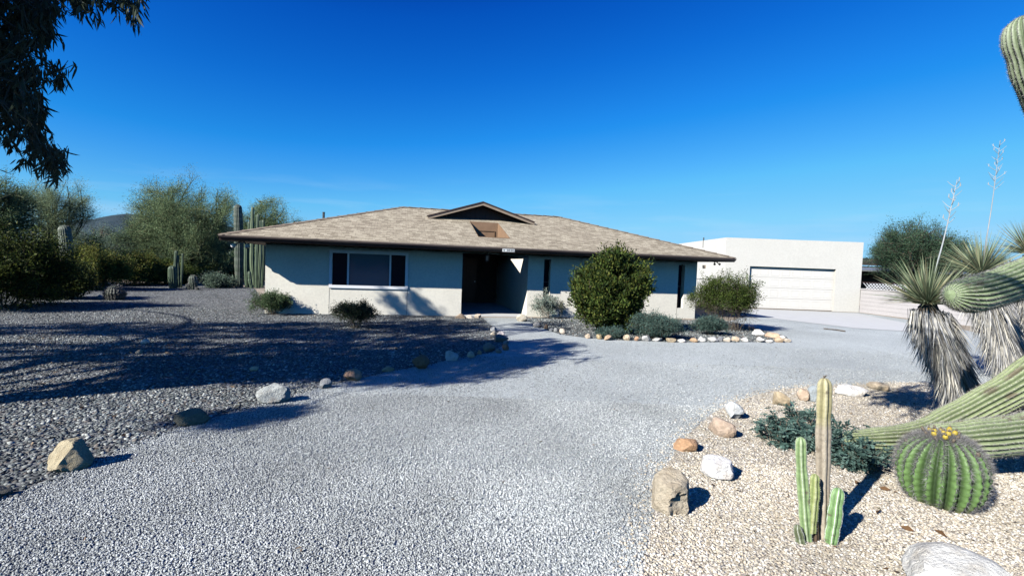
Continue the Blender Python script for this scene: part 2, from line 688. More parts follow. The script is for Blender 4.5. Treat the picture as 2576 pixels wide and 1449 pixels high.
def face_with_holes(b, u0, u1, z0, z1, holes, o, fr):
    us = sorted({u0, u1, *[h[0] for h in holes], *[h[1] for h in holes]})
    zs = sorted({z0, z1, *[h[2] for h in holes], *[h[3] for h in holes]})
    us = [x for x in us if u0 <= x <= u1]
    zs = [x for x in zs if z0 <= x <= z1]
    for i in range(len(us) - 1):
        for j in range(len(zs) - 1):
            cu, cz = (us[i] + us[i + 1]) / 2, (zs[j] + zs[j + 1]) / 2
            if any(h[0] < cu < h[1] and h[2] < cz < h[3] for h in holes):
                continue
            b.quad(fr(us[i], o, zs[j]), fr(us[i + 1], o, zs[j]), fr(us[i + 1], o, zs[j + 1]), fr(us[i], o, zs[j + 1]))


def reveal(b, h, o, d, fr, bottom=True):
    u0, u1, z0, z1 = h
    for (p, q) in (((u0, z0), (u0, z1)), ((u0, z1), (u1, z1)), ((u1, z1), (u1, z0)), ((u1, z0), (u0, z0))):
        if not bottom and p[1] == q[1] == z0:
            continue
        b.quad(fr(p[0], o, p[1]), fr(q[0], o, q[1]), fr(q[0], o - d, q[1]), fr(p[0], o - d, p[1]))


WT = 2.21
AD = 5.4      # depth of the entry
b = MB()
CZ = 2.50     # ceiling inside the entry, above the header
holes = [WIN, SL1, SL2, (A0, A1, -1, AZ)]
face_with_holes(b, UL, UR, -.05, WT, holes, 0, H)
reveal(b, WIN, 0, .12, H)
reveal(b, SL1, 0, .24, H)
reveal(b, SL2, 0, .24, H)
b.quad(H(UL, 0, -.05), H(UL, 0, WT), H(UL, -DEEP, WT), H(UL, -DEEP, -.05))
b.quad(H(UR, 0, -.05), H(UR, 0, WT), H(UR, -DEEP, WT), H(UR, -DEEP, -.05))
b.quad(H(UL, -DEEP, -.05), H(UL, -DEEP, WT), H(UR, -DEEP, WT), H(UR, -DEEP, -.05))
b.quad(H(A0, 0, -.05), H(A0, 0, CZ), H(A0, -AD, CZ), H(A0, -AD, -.05))
b.quad(H(A1, 0, -.05), H(A1, 0, CZ), H(A1, -AD, CZ), H(A1, -AD, -.05))
b.quad(H(A0, 0, WT), H(A1, 0, WT), H(A1, 0, CZ), H(A0, 0, CZ))
b.quad(H(A0, -.06, AZ), H(A1, -.06, AZ), H(A1, -.06, CZ), H(A0, -.06, CZ))
b.quad(H(A0, 0, AZ), H(A1, 0, AZ), H(A1, -.06, AZ), H(A0, -.06, AZ))
b.build('wall', M['stucco'], house, fix=False)

# entry ceiling with the well opening, well lining
WL0, WL1, WO0, WO1 = -1.22, -.10, -.19, -2.34
b = MB()
for (ua, ub, oa, ob) in ((A0, WL0, 0, -AD), (WL1, A1, 0, -AD), (WL0, WL1, 0, WO0), (WL0, WL1, WO1, -AD)):
    b.quad(H(ua, oa, CZ), H(ub, oa, CZ), H(ub, ob, CZ), H(ua, ob, CZ))
b.quad(H(A0, -AD, -.05), H(A0, -AD, CZ), H(A1, -AD, CZ), H(A1, -AD, -.05))
b.build('entry_ceiling', M['siding'], house, fix=False)


def rz(o):
    return EZ + PITCHR * (OV - o)


b = MB()
b.quad(H(WL0, WO1, CZ), H(WL1, WO1, CZ), H(WL1, WO1, rz(WO1) + .02), H(WL0, WO1, rz(WO1) + .02))
for u in (WL0, WL1):
    b.quad(H(u, WO0, CZ), H(u, WO1, CZ), H(u, WO1, rz(WO1) + .02), H(u, WO0, rz(WO0) + .02))
b.quad(H(WL0, WO0, CZ), H(WL1, WO0, CZ), H(WL1, WO0, rz(WO0) + .02), H(WL0, WO0, rz(WO0) + .02))
well = b.build('roof_well', M['ply'], house, fix=False)
b = MB()
for (ua, ub, za, zb) in ((-.86, -.20, 2.62, 2.645), (-.86, -.20, 3.08, 3.105), (-.86, -.83, 2.645, 3.08), (-.23, -.20, 2.645, 3.08)):
    b.box(ua, ub, WO1 + .002, WO1 + .02, za, zb, lambda x, y, z: H(x, y, z))
for u in (-1.0, -.55):
    b.box(u, u + .012, WO1 + .002, WO1 + .008, CZ, 2.6, lambda x, y, z: H(x, y, z))
b.build('hatch_trim', M['plyd'], well)

# door at the back of the entry
door = None
b = MB()
b.box(-1.32, -.38, -AD + .003, -AD + .05, 0.0, 2.03, H)
door = b.build('door', M['door'], house)
b = MB()
for du in (-1.22, -.80):
    for (za, zb) in ((.2, .9), (1.05, 1.85)):
        b.box(du, du + .34, -AD + .052, -AD + .066, za, zb, H)
b.build('panel', M['door'], door)
b = MB()
b.tube([H(-.46, -AD + .05, 1.0), H(-.46, -AD + .11, 1.0)], .03, 10)
b.build('handle', M['pale_metal'], door)
b = MB()
b.box(A0 + .01, A1 - .01, -AD + .01, .12, -.02, .03, H)
b.build('entry_slab', M['concrete'], house)

# roof
HS = math.sqrt(1 + PITCHR ** 2)
b = MB()
RO, RZ = OV - RD, EZ + PITCHR * RD
RU0, RU1 = UEL + RD, UER - RD
OB = OV - 2 * RD


def fr_(u, o):
    return H(u, o, rz(o))


def fquad(pts):
    b.add([fr_(*p) for p in pts], [tuple(range(len(pts)))], uv=[[(p[0], (OV - p[1]) * HS) for p in pts]])


fquad([(UEL, OV), (WL0, OV), (WL0, RO), (RU0, RO)])
fquad([(WL0, OV), (WL1, OV), (WL1, WO0), (WL0, WO0)])
fquad([(WL0, WO1), (WL1, WO1), (WL1, RO), (WL0, RO)])
fquad([(WL1, OV), (UER, OV), (RU1, RO), (WL1, RO)])
b.add([H(UEL, OV, EZ), H(RU0, RO, RZ), H(UEL, OB, EZ)], [(0, 1, 2)], uv=[[(0, 0), (RD, RD * HS), (2 * RD, 0)]])
b.add([H(UER, OV, EZ), H(UER, OB, EZ), H(RU1, RO, RZ)], [(0, 1, 2)], uv=[[(0, 0), (2 * RD, 0), (RD, RD * HS)]])
b.add([H(UEL, OB, EZ), H(RU0, RO, RZ), H(RU1, RO, RZ), H(UER, OB, EZ)], [(0, 1, 2, 3)], uv=[[(0, 0), (RD, RD * HS), (12, RD * HS), (17, 0)]])
roof = b.build('roof', M['shingle'], house, fix=False)
b = MB()
for (p, q) in (((UEL, OV, EZ), (RU0, RO, RZ)), ((UER, OV, EZ), (RU1, RO, RZ)), ((RU0, RO, RZ), (RU1, RO, RZ))):
    p, q = H(*p), H(*q)
    n = int(np.linalg.norm(q - p) / .22)
    for i in range(n):
        a_, c_ = p + (q - p) * i / n, p + (q - p) * (i + 1.12) / n
        d = unit(q - p)
        s_ = unit(np.cross(d, (0, 0, 1)))
        for sg in (1, -1):
            e1 = s_ * .13 * sg + np.array([0, 0, -.036])
            hgt = np.array([0, 0, .026 + .008 * (i % 2)])
            b.quad(a_ + hgt, c_ + hgt * .6, c_ + e1 + hgt * .6, a_ + e1 + hgt)
b.build('ridge_cap', mat_plain('ridge_shingle', (.23, .185, .14), .95, .25, 6), roof, fix=False)
# drip edge: thin pale shingle edge along the eaves
b = MB()
b.box(UEL - .02, UER + .02, OV - .02, OV + .03, EZ - .022, EZ + .012, H)
b.box(UEL - .03, UEL + .02, OB, OV - .02, EZ - .022, EZ + .012, H)
b.box(UER - .02, UER + .03, OB, OV - .02, EZ - .022, EZ + .012, H)
b.build('drip_edge', mat_plain('shingle_edge', (.25, .21, .17), .9, .2, 9), roof)
# fascia boards, soffit, gutter
b = MB()
zf0, zf1 = 2.215, EZ - .024
b.box(UEL, UER, OV - .06, OV - .02, zf0, zf1, H)
b.box(UEL, UEL + .04, OB, OV - .06, zf0, zf1, H)
b.box(UER - .04, UER, OB, OV - .06, zf0, zf1, H)
b.build('fascia', M['fascia'], house)
b = MB()
for (ua, ub, oa, ob) in ((UEL + .04, UER - .04, OV - .06, .001), (UEL + .04, UL - .001, .001, OB), (UR + .001, UER - .04, .001, OB), (UL - .001, A0, .001, -.05), (A1, UR, .001, -.05)):
    b.quad(H(ua, oa, 2.222), H(ub, oa, 2.222), H(ub, ob, 2.222), H(ua, ob, 2.222))
b.build('soffit', M['soffit'], house, fix=False)
b = MB()
prof = [(OV - .019, 2.335), (OV - .019, 2.245), (OV + .05, 2.245), (OV + .065, 2.285), (OV + .105, 2.31), (OV + .105, 2.335), (OV + .09, 2.337), (OV + .09, 2.318)]
for i in range(len(prof) - 1):
    b.quad(H(UEL + .02, *prof[i]), H(UER - .02, *prof[i]), H(UER - .02, *prof[i + 1]), H(UEL + .02, *prof[i + 1]))
for u in (UEL + .02, UER - .02):
    b.add([H(u, *p) for p in prof[:6]], [tuple(range(6))])
b.build('gutter', M['gutter'], house, fix=False)

# gable above the entry: roof, siding, trim
GO, GU, GW, GH = -2.86, -.70, 2.15, .70
gz = rz(GO)
AP = gz + .60
b = MB()
b.add([H(GU - 1.75, GO, gz - .02), H(GU + 1.75, GO, gz - .02), H(GU, GO, AP - .05)], [(0, 1, 2)])
gable = b.build('gable', M['siding'], house, fix=False)
b = MB()
for k in range(-8, 9):
    u = GU + k * .2
    zt = AP - .06 - abs(u - GU) * (AP - gz) / 1.85
    if zt > gz + .03:
        b = MB()
        b.box(u - .012, u + .012, GO + .002, GO + .016, gz, zt, H)
        b.build('batten', M['siding'], gable)
sl = (AP - gz + .05) / 2.08
b = MB()
for sg in (-1, 1):
    n0 = (GU, AP + .07)
    e_ = (GU + sg * 2.15, AP + .07 - sl * 2.15)
    # top shingles sheet runs back over the main ridge
    p = [H(n0[0], GO + .42, n0[1]), H(e_[0], GO + .42, e_[1]), H(e_[0], GO - 3.4, e_[1]), H(n0[0], GO - 3.4, n0[1])]
    b.add(p, [(0, 1, 2, 3)], uv=[[(0, 1.4), (0, 0), (3, 0), (3, 1.4)]])
b.build('gable_roof', M['shingle'], gable, fix=False)
b = MB()
c = MB()
for sg in (-1, 1):
    n0 = (GU, AP + .066)
    e_ = (GU + sg * 2.13, AP + .066 - sl * 2.13)
    for (bb, t0, t1, oa, ob) in ((c, .0, .05, GO + .40, GO + .44), (b, .05, .15, GO + .38, GO + .42)):
        q = []
        for (uu, zz) in (n0, e_):
            for o_ in (oa, ob):
                for t in (t0, t1):
                    q.append(H(uu, o_, zz - t))
        bb.add(q, [(0, 2, 3, 1), (4, 5, 7, 6), (0, 1, 5, 4), (2, 6, 7, 3), (1, 3, 7, 5), (0, 4, 6, 2)])
b.build('trim_board', M['trim'], gable)
c.build('rake_edge', M['fascia'], gable)

# picture window
fr0 = H
win = None
b = MB()
u0, u1, z0, z1 = WIN
t = .095
b.box(u0, u1, -.06, .035, z1 - t, z1, H)
b.box(u0, u1, -.06, .045, z0, z0 + t, H)
b.box(u0, u0 + t, -.06, .035, z0 + t, z1 - t, H)
b.box(u1 - t, u1, -.06, .035, z0 + t, z1 - t, H)
for um in (u0 + .58, u1 - .58):
    b.box(um - .028, um + .028, -.07, .012, z0 + t, z1 - t, H)
win = b.build('window', M['white'], house)
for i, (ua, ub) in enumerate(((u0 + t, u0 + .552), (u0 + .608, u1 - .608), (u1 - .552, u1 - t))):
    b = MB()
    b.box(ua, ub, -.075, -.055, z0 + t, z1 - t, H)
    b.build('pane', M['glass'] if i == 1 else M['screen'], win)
# blind slats behind... visible as faint stripes inside the middle pane
for hh in (SL1, SL2):
    b = MB()
    b.box(hh[0], hh[1], -.25, -.22, hh[2], hh[3], H)
    wn = b.build('window', M['screen'], house)
    b = MB()
    b.box(hh[0] + .02, hh[1] - .02, -.218, -.20, hh[2] + .8, hh[2] + .84, H)
    b.build('window_bar', M['metal'], wn)
# control joints in the stucco
for (u, za, zb) in ((WIN[0] + .012, -.02, WIN[2] - .002), (WIN[1] - .02, -.02, WIN[2] - .002), (SL2[0] - .0, -.02, SL2[2] - .004)):
    b = MB()
    b.box(u, u + .013, -.002, .003, za, zb, H)
    b.build('control_joint', mat_plain('joint_grey', (.25, .24, .21), .9), house)


def blob(b, c, r, n=10, sq=(1, 1, 1), col=None):
    v, f = ico(2)
    b.add(np.asarray(c) + v * r * np.array(sq), f, col)


# floodlights under the eave corners
def floodlight(u, o, z, mat, aim):
    b = MB()
    b.box(u - .06, u + .06, o - .06, o + .06, z - .03, z, H)
    fl = b.build('floodlight', mat, house)
    for sx in (-1, 1):
        q = MB()
        s0 = H(u + sx * .05, o, z - .03)
        s1 = H(u + sx * .14 * aim, o + .07 * aim, z - .03 - .07 * aim)
        s2 = H(u + sx * .20 * aim, o + .18 * aim, z - .03 - .13 * aim)
        q.tube([s0, s1, s1 + (s2 - s1) * .3, s2], [.02 * aim, .025 * aim, .05 * aim, .075 * aim], 10)
        q.build('lamp_head', mat, fl, True)


floodlight(UEL + .45, OV - .55, 2.222, M['white'], 1)
floodlight(UER - .45, OV - .5, 2.222, M['metal'], .6)
# vent pipe on the roof
b = MB()
p0 = H(-5.75, -3.0, 3.2)
P1 = at_depth(814, 552, depth(H(-5.9, -3.6, 3.6)))
b.tube([P1 - np.array([0, 0, .35]), P1 + np.array([0, 0, .26])], .045, 10)
b.tube([P1 + np.array([0, 0, .26]), P1 + np.array([0, 0, .28])], .055, 10)
b.build('vent_pipe', M['metal'], roof)

# pendant lantern in front of the entry
lp = H(-.98, .30, 2.222)
lan = thing('pendant_lantern', 'small dark metal lantern hanging from the soffit before the entry', 'lantern', lp)
b = MB()
b.tube([lp, lp - np.array([0, 0, .09])], .008, 6)
b.tube([lp - np.array([0, 0, .02]), lp], .05, 10)
b.build('chain', M['metal'], lan)
b = MB()
b.tube([lp - np.array([0, 0, z]) for z in (.09, .13, .131)], [.02, .085, .085], 6)
for k in range(6):
    th = k * math.pi / 3
    o1 = np.array([math.cos(th) * .07, math.sin(th) * .07, 0])
    b.tube([lp + o1 - np.array([0, 0, .13]), lp + o1 * .8 - np.array([0, 0, .30])], .006, 4)
b.tube([lp - np.array([0, 0, z]) for z in (.30, .315, .33)], [.06, .06, .02], 6)
b.build('cage', M['metal'], lan)
b = MB()
b.tube([lp - np.array([0, 0, z]) for z in (.14, .29)], [.05, .045], 6)
b.build('glass', mat_glass('frosted_glass', (.35, .36, .36), .3), lan)

# house number plate on the gutter
sp = H(-.42, OV + .108, 2.232)
b = MB()
b.box(-.62, -.215, OV + .107, OV + .116, 2.228, 2.325, H)
plate = b.build('number_plate', mat_plain('plate_white', (.75, .78, .76), .4, .03), house)
tc = bpy.data.curves.new('digits', 'FONT')
tc.body = 'V 3830'
tc.size = .105
tc.extrude = .002
to = bpy.data.objects.new('tmp_text', tc)
C.objects.link(to)
bpy.context.view_layer.update()
me = bpy.data.meshes.new_from_object(to.evaluated_get(bpy.context.evaluated_depsgraph_get()))
bpy.data.objects.remove(to)
mt = np.array([v.co[:] for v in me.vertices])
xx = mt[:, 0] / mt[:, 0].max() * .375 - .61
V = np.stack([H(x, OV + .1185 + z_, 2.242 + y_) for x, y_, z_ in zip(xx, mt[:, 1], mt[:, 2])])
me.vertices.foreach_set('co', V.astype(np.float32).ravel())
me.name = 'digits'
link('digits', me, M['black'], plate)

# ------------------------------------------------------------------ garage
GAA, GX, GY = -.0116, 11.152, 25.662
ge = np.array([math.cos(GAA), math.sin(GAA), 0])
gn = np.array([math.sin(GAA), -math.cos(GAA), 0])


def Gg(u, o, z):
    return np.array([GX, GY, 0]) + ge * u + gn * o + np.array([0, 0, z])


GWD, GHT, GDP = 7.145, 3.665, 7.6
GD = (1.315, 5.813, 0.02, 2.212)
garage = thing('garage', 'flat roofed white stucco garage with parapet and wide white sectional door', 'garage', Gg(0, 0, 0))
b = MB()
face_with_holes(b, 0, GWD, -.05, GHT, [(GD[0], GD[1], -1, GD[3])], 0, Gg)
reveal(b, (GD[0], GD[1], -.05, GD[3]), 0, .17, Gg, False)
for u in (0, GWD):
    b.quad(Gg(u, 0, -.05), Gg(u, 0, GHT), Gg(u, -GDP, GHT), Gg(u, -GDP, -.05))
b.quad(Gg(0, -GDP, -.05), Gg(0, -GDP, GHT), Gg(GWD, -GDP, GHT), Gg(GWD, -GDP, -.05))
# inner parapet
b.quad(Gg(0, 0, GHT), Gg(GWD, 0, GHT), Gg(GWD - .25, -.25, GHT + .012), Gg(.25, -.25, GHT + .012))
b.quad(Gg(0, 0, GHT), Gg(.25, -.25, GHT + .012), Gg(.25, -GDP + .25, GHT + .012), Gg(0, -GDP, GHT))
b.quad(Gg(GWD, 0, GHT), Gg(GWD, -GDP, GHT), Gg(GWD - .25, -GDP + .25, GHT + .012), Gg(GWD - .25, -.25, GHT + .012))
b.build('wall', M['garage'], garage, fix=False)
b = MB()
b.quad(Gg(.25, -.25, GHT - .3), Gg(GWD - .25, -.25, GHT - .3), Gg(GWD - .25, -GDP + .25, GHT - .3), Gg(.25, -GDP + .25, GHT - .3))
b.build('roof', M['garage'], garage, fix=False)
b = MB()
rows = 4
hz = (GD[3] - .02) / rows
for r_ in range(rows):
    b.box(GD[0] + .005, GD[1] - .005, -.19, -.15, .025 + r_ * hz, .025 + (r_ + 1) * hz - .012, Gg)
gd = b.build('garage_door', M['gdoor'], garage)
b = MB()
ncol = 8
cw = (GD[1] - GD[0]) / ncol
for r_ in range(rows):
    for k in range(ncol):
        ua, ub = GD[0] + k * cw + .07, GD[0] + (k + 1) * cw - .07
        za, zb = .025 + r_ * hz + .09, .025 + (r_ + 1) * hz - .10
        for q in ((ua, ub, za, za + .02), (ua, ub, zb - .02, zb), (ua, ua + .02, za + .02, zb - .02), (ub - .02, ub, za + .02, zb - .02)):
            b.box(q[0], q[1], -.1485, -.143, q[2], q[3], Gg)
b.build('panel_moulding', M['gdoor'], gd)
b = MB()
b.box(GD[0] + .01, GD[1] - .01, -.195, -.135, -.01, .022, Gg)
b.build('bottom_seal', M['black'], gd)
b = MB()
b.box(-.045, -.002, -3.02, -2.62, 2.05, 2.22, Gg)
gv = b.build('wall_vent', M['trim'], garage)
b = MB()
for k in range(3):
    b.box(-.06, -.047, -2.98, -2.66, 2.07 + k * .05, 2.10 + k * .05, Gg)
b.build('louvre', M['metal'], gv)
b = MB()
vp = at_depth(1770, 606, depth(Gg(.4, -3.2, 3.5)))
b.tube([vp - np.array([0, 0, .4]), vp + np.array([0, 0, .19])], .035, 8)
b.build('vent_pipe', M['metal'], garage)

# ------------------------------------------------------------------ block wall, railing, neighbour's place
bw = thing('block_wall', 'low pale painted block wall running from the garage corner behind the yuccas', 'wall', (18.5, 22, 0))
W0, W1 = np.array([18.33, 25.6, 0]), np.array([19.6, 13.0, 0])
dw = unit(W1 - W0)
nw = np.array([-dw[1], dw[0], 0]) * -1
ln = np.linalg.norm(W1 - W0)


def BWf(u, o, z):
    return W0 + dw * u + nw * o + np.array([0, 0, z])


b = MB()
for r_ in range(6):
    b.box(0, ln, -.2, 0, r_ * .2 - (.05 if r_ == 0 else 0), r_ * .2 + .192, BWf)
b.build('block_course', M['block'], bw)
b = MB()
b.box(0, ln, -.19, -.012, 0, 1.2, BWf)
b.build('mortar', mat_plain('mortar', (.40, .385, .37), .9), bw)
b = MB()
b.box(0, ln, -.23, .03, 1.2, 1.26, BWf)
b.build('cap', M['block'], bw)

rl = thing('iron_railing', 'thin dark metal railing running from the house to the garage behind the shrub', 'railing', (8.3, 20, 0))
ra, rb = H(UR + .1, -1.2, 0), Gg(-.05, -.2, 0)
b = MB()
b.tube([ra + np.array([0, 0, 1.5]), rb + np.array([0, 0, 1.5])], .014, 6)
b.tube([ra + np.array([0, 0, .25]), rb + np.array([0, 0, .25])], .014, 6)
b.build('rail', M['metal'], rl)
b = MB()
for k in range(27):
    p = ra + (rb - ra) * (k + .5) / 27
    b.tube([p, p + np.array([0, 0, 1.5])], .007, 4)
b.build('picket', M['metal'], rl)

# neighbour's low house with metal porch roof beyond the wall
nh = thing('neighbor_house', 'low dark house with shiny metal porch roof beyond the block wall', 'house', (27, 36, 0))
b = MB()
b.box(21.5, 36, 40, 47, -.05, 2.6)
b.build('wall', mat_plain('brown_stucco', (.11, .085, .075), .9), nh)
b = MB()
b.add([(21, 37.4, 2.45), (36.6, 37.4, 2.45), (36.6, 40.2, 2.78), (21, 40.2, 2.78)], [(0, 1, 2, 3)])
b.add([(21, 37.4, 2.33), (36.6, 37.4, 2.33), (36.6, 37.4, 2.45), (21, 37.4, 2.45)], [(0, 1, 2, 3)])
b.build('porch_roof', M['pale_metal'], nh, fix=False)
b = MB()
b.add([(20.9, 39.4, 3.0), (36.8, 39.4, 3.0), (36.8, 44, 3.6), (20.9, 44, 3.6)], [(0, 1, 2, 3)])
b.add([(20.9, 39.4, 2.85), (36.8, 39.4, 2.85), (36.8, 39.4, 3.0), (20.9, 39.4, 3.0)], [(0, 1, 2, 3)])
b.build('roof', M['siding'], nh, fix=False)
for x in (22, 26, 30.5, 35):
    b = MB()
    b.box(x, x + .12, 37.6, 37.72, 0, 2.4)
    b.build('post', M['fascia'], nh)
lf = thing('lattice_fence', 'white diagonal lattice panel showing above the block wall beside the garage', 'fence', (23.2, 30, 0))
b = MB()
LX0, LX1, LZ0, LZ1, LY = 21.6, 25.0, .95, 1.52, 30.0
k = -6
while k < 40:
    for sg in (1, -1):
        x = LX0 + k * .19
        p = [(x, LZ0), (x + sg * (LZ1 - LZ0), LZ1)]
        (xa, za), (xb, zb) = p
        if min(xa, xb) >= LX0 and max(xa, xb) <= LX1:
            y = LY + .012 * sg
            b.add([(xa - .022, y, za), (xa + .022, y, za), (xb + .022, y, zb), (xb - .022, y, zb),
                   (xa - .022, y + .01, za), (xa + .022, y + .01, za), (xb + .022, y + .01, zb), (xb - .022, y + .01, zb)],
                  [(0, 1, 2, 3), (4, 7, 6, 5), (0, 3, 7, 4), (1, 5, 6, 2)])
    k += 1
b.build('lattice', M['white'], lf)
b = MB()
b.box(LX0 - .05, LX1 + .05, LY - .03, LY + .05, LZ1, LZ1 + .05)
b.box(LX0 - .05, LX1 + .05, LY - .03, LY + .05, 0, LZ0)
b.build('frame', M['fascia'], lf)

# ------------------------------------------------------------------ distant hill
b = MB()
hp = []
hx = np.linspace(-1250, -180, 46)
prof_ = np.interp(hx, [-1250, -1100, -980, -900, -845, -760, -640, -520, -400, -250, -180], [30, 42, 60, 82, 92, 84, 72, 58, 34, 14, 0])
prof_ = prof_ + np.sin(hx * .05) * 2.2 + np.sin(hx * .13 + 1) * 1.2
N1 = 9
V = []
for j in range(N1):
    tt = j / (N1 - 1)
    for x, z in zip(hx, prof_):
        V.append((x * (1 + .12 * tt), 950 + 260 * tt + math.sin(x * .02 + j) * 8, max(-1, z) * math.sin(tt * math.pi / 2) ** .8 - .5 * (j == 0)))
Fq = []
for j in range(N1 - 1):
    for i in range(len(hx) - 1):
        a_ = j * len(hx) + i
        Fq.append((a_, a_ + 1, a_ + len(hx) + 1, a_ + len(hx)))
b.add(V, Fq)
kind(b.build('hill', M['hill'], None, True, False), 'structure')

# ------------------------------------------------------------------ boulders and border rocks
IV4, IF4 = ico(4)
IV3, IF3 = ico(3)


def rock_shape(seed, sub=3, dent=None, cuts=13, soft=.05, planes=None):
    r = np.random.default_rng(seed)
    v, f = (IV4, IF4) if sub == 4 else (IV3, IF3)
    n = unit(r.normal(size=(cuts, 3)))
    d = r.uniform(.62, 1., cuts)
    if planes is not None:
        n = unit(np.array([q[:3] for q in planes], float))
        d = np.array([q[3] for q in planes], float)
        n2 = unit(r.normal(size=(8, 3)))
        n, d = np.vstack([n, n2]), np.concatenate([d, r.uniform(.93, 1.05, 8)])
    dots = v @ n.T
    rr = np.where(dots > .05, d[None] / np.maximum(dots, .05), 9).min(1)
    rr = np.minimum(rr, 1.12)
    rr = rr * (1 + .012 * np.sin(v @ (r.normal(size=3) * 17)) + .010 * np.sin(v @ (r.normal(size=3) * 29)))
    for k in range(5):
        q = r.normal(size=3) * (2 + 2.2 * k)
        rr = rr * (1 + soft * .5 / (1 + .6 * k) * np.sin(v @ q + r.uniform(0, 6)))
    p = v * rr[:, None]
    if dent is not None:
        dd = unit(np.array(dent[0], float))
        a = v @ dd
        k = np.clip((a - dent[1]) / (1 - dent[1]), 0, 1)
        p = p * (1 - dent[2] * (k > 0) * (.55 + .45 * k))[:, None]
    return p, f


def rock(x0, x1, y0, y1, col, label, seed, group=None, dep=.8, sub=3, dent=None, yaw=None, tilt=0., cuts=13, planes=None):
    """fill the measured box with a rock that stands on the ground"""
    g = at((x0 + x1) / 2, y1 - .12 * (y1 - y0))
    s = depth(g) / F
    wd, ht = (x1 - x0) * s * .93, (y1 - y0) * s * .95
    p, f = rock_shape(seed, sub, dent, cuts, .05, planes)
    r = np.random.default_rng(seed + 5)
    ext = np.abs(p).max(0)
    # the view looks down on the rock: part of its picture height is its top
    look = (EYE) / max(np.linalg.norm(g[:2]), 1e-3)
    dpt = wd * dep
    hh = max(.45 * ht, (ht - .5 * dpt * look) * 1.18)
    p = (p - (p.max(0) + p.min(0)) / 2) / ((p.max(0) - p.min(0)) / 2)
    q = p * np.array([wd / 2, dpt / 2, hh * .56])
    a = r.uniform(-.35, .35) if yaw is None else yaw
    ca, sa = math.cos(tilt), math.sin(tilt)
    q = np.stack([q[:, 0] * ca - q[:, 2] * sa, q[:, 1], q[:, 0] * sa + q[:, 2] * ca], 1)
    b_ = math.atan2(g[0], g[1])
    a -= b_
    ca, sa = math.cos(a), math.sin(a)
    q = np.stack([q[:, 0] * ca - q[:, 1] * sa, q[:, 0] * sa + q[:, 1] * ca, q[:, 2]], 1)
    q[:, 2] += -q[:, 2].min() - hh * .2
    q[:, 2] = np.maximum(q[:, 2], -.03)
    o = fast_mesh('boulder' if wd > .3 else 'rock', q, f, None, M['rock'], None, False)
    o.location = Vector((g[0], g[1], 0.008))
    o.color = (*col, 1)
    me = o.data
    me.polygons.foreach_set('use_smooth', np.ones(len(me.polygons), bool))
    try:
        me.set_sharp_from_angle(angle=R(24))
    except Exception:
        pass
    return tag(o, label, 'boulder' if wd > .3 else 'rock', group)


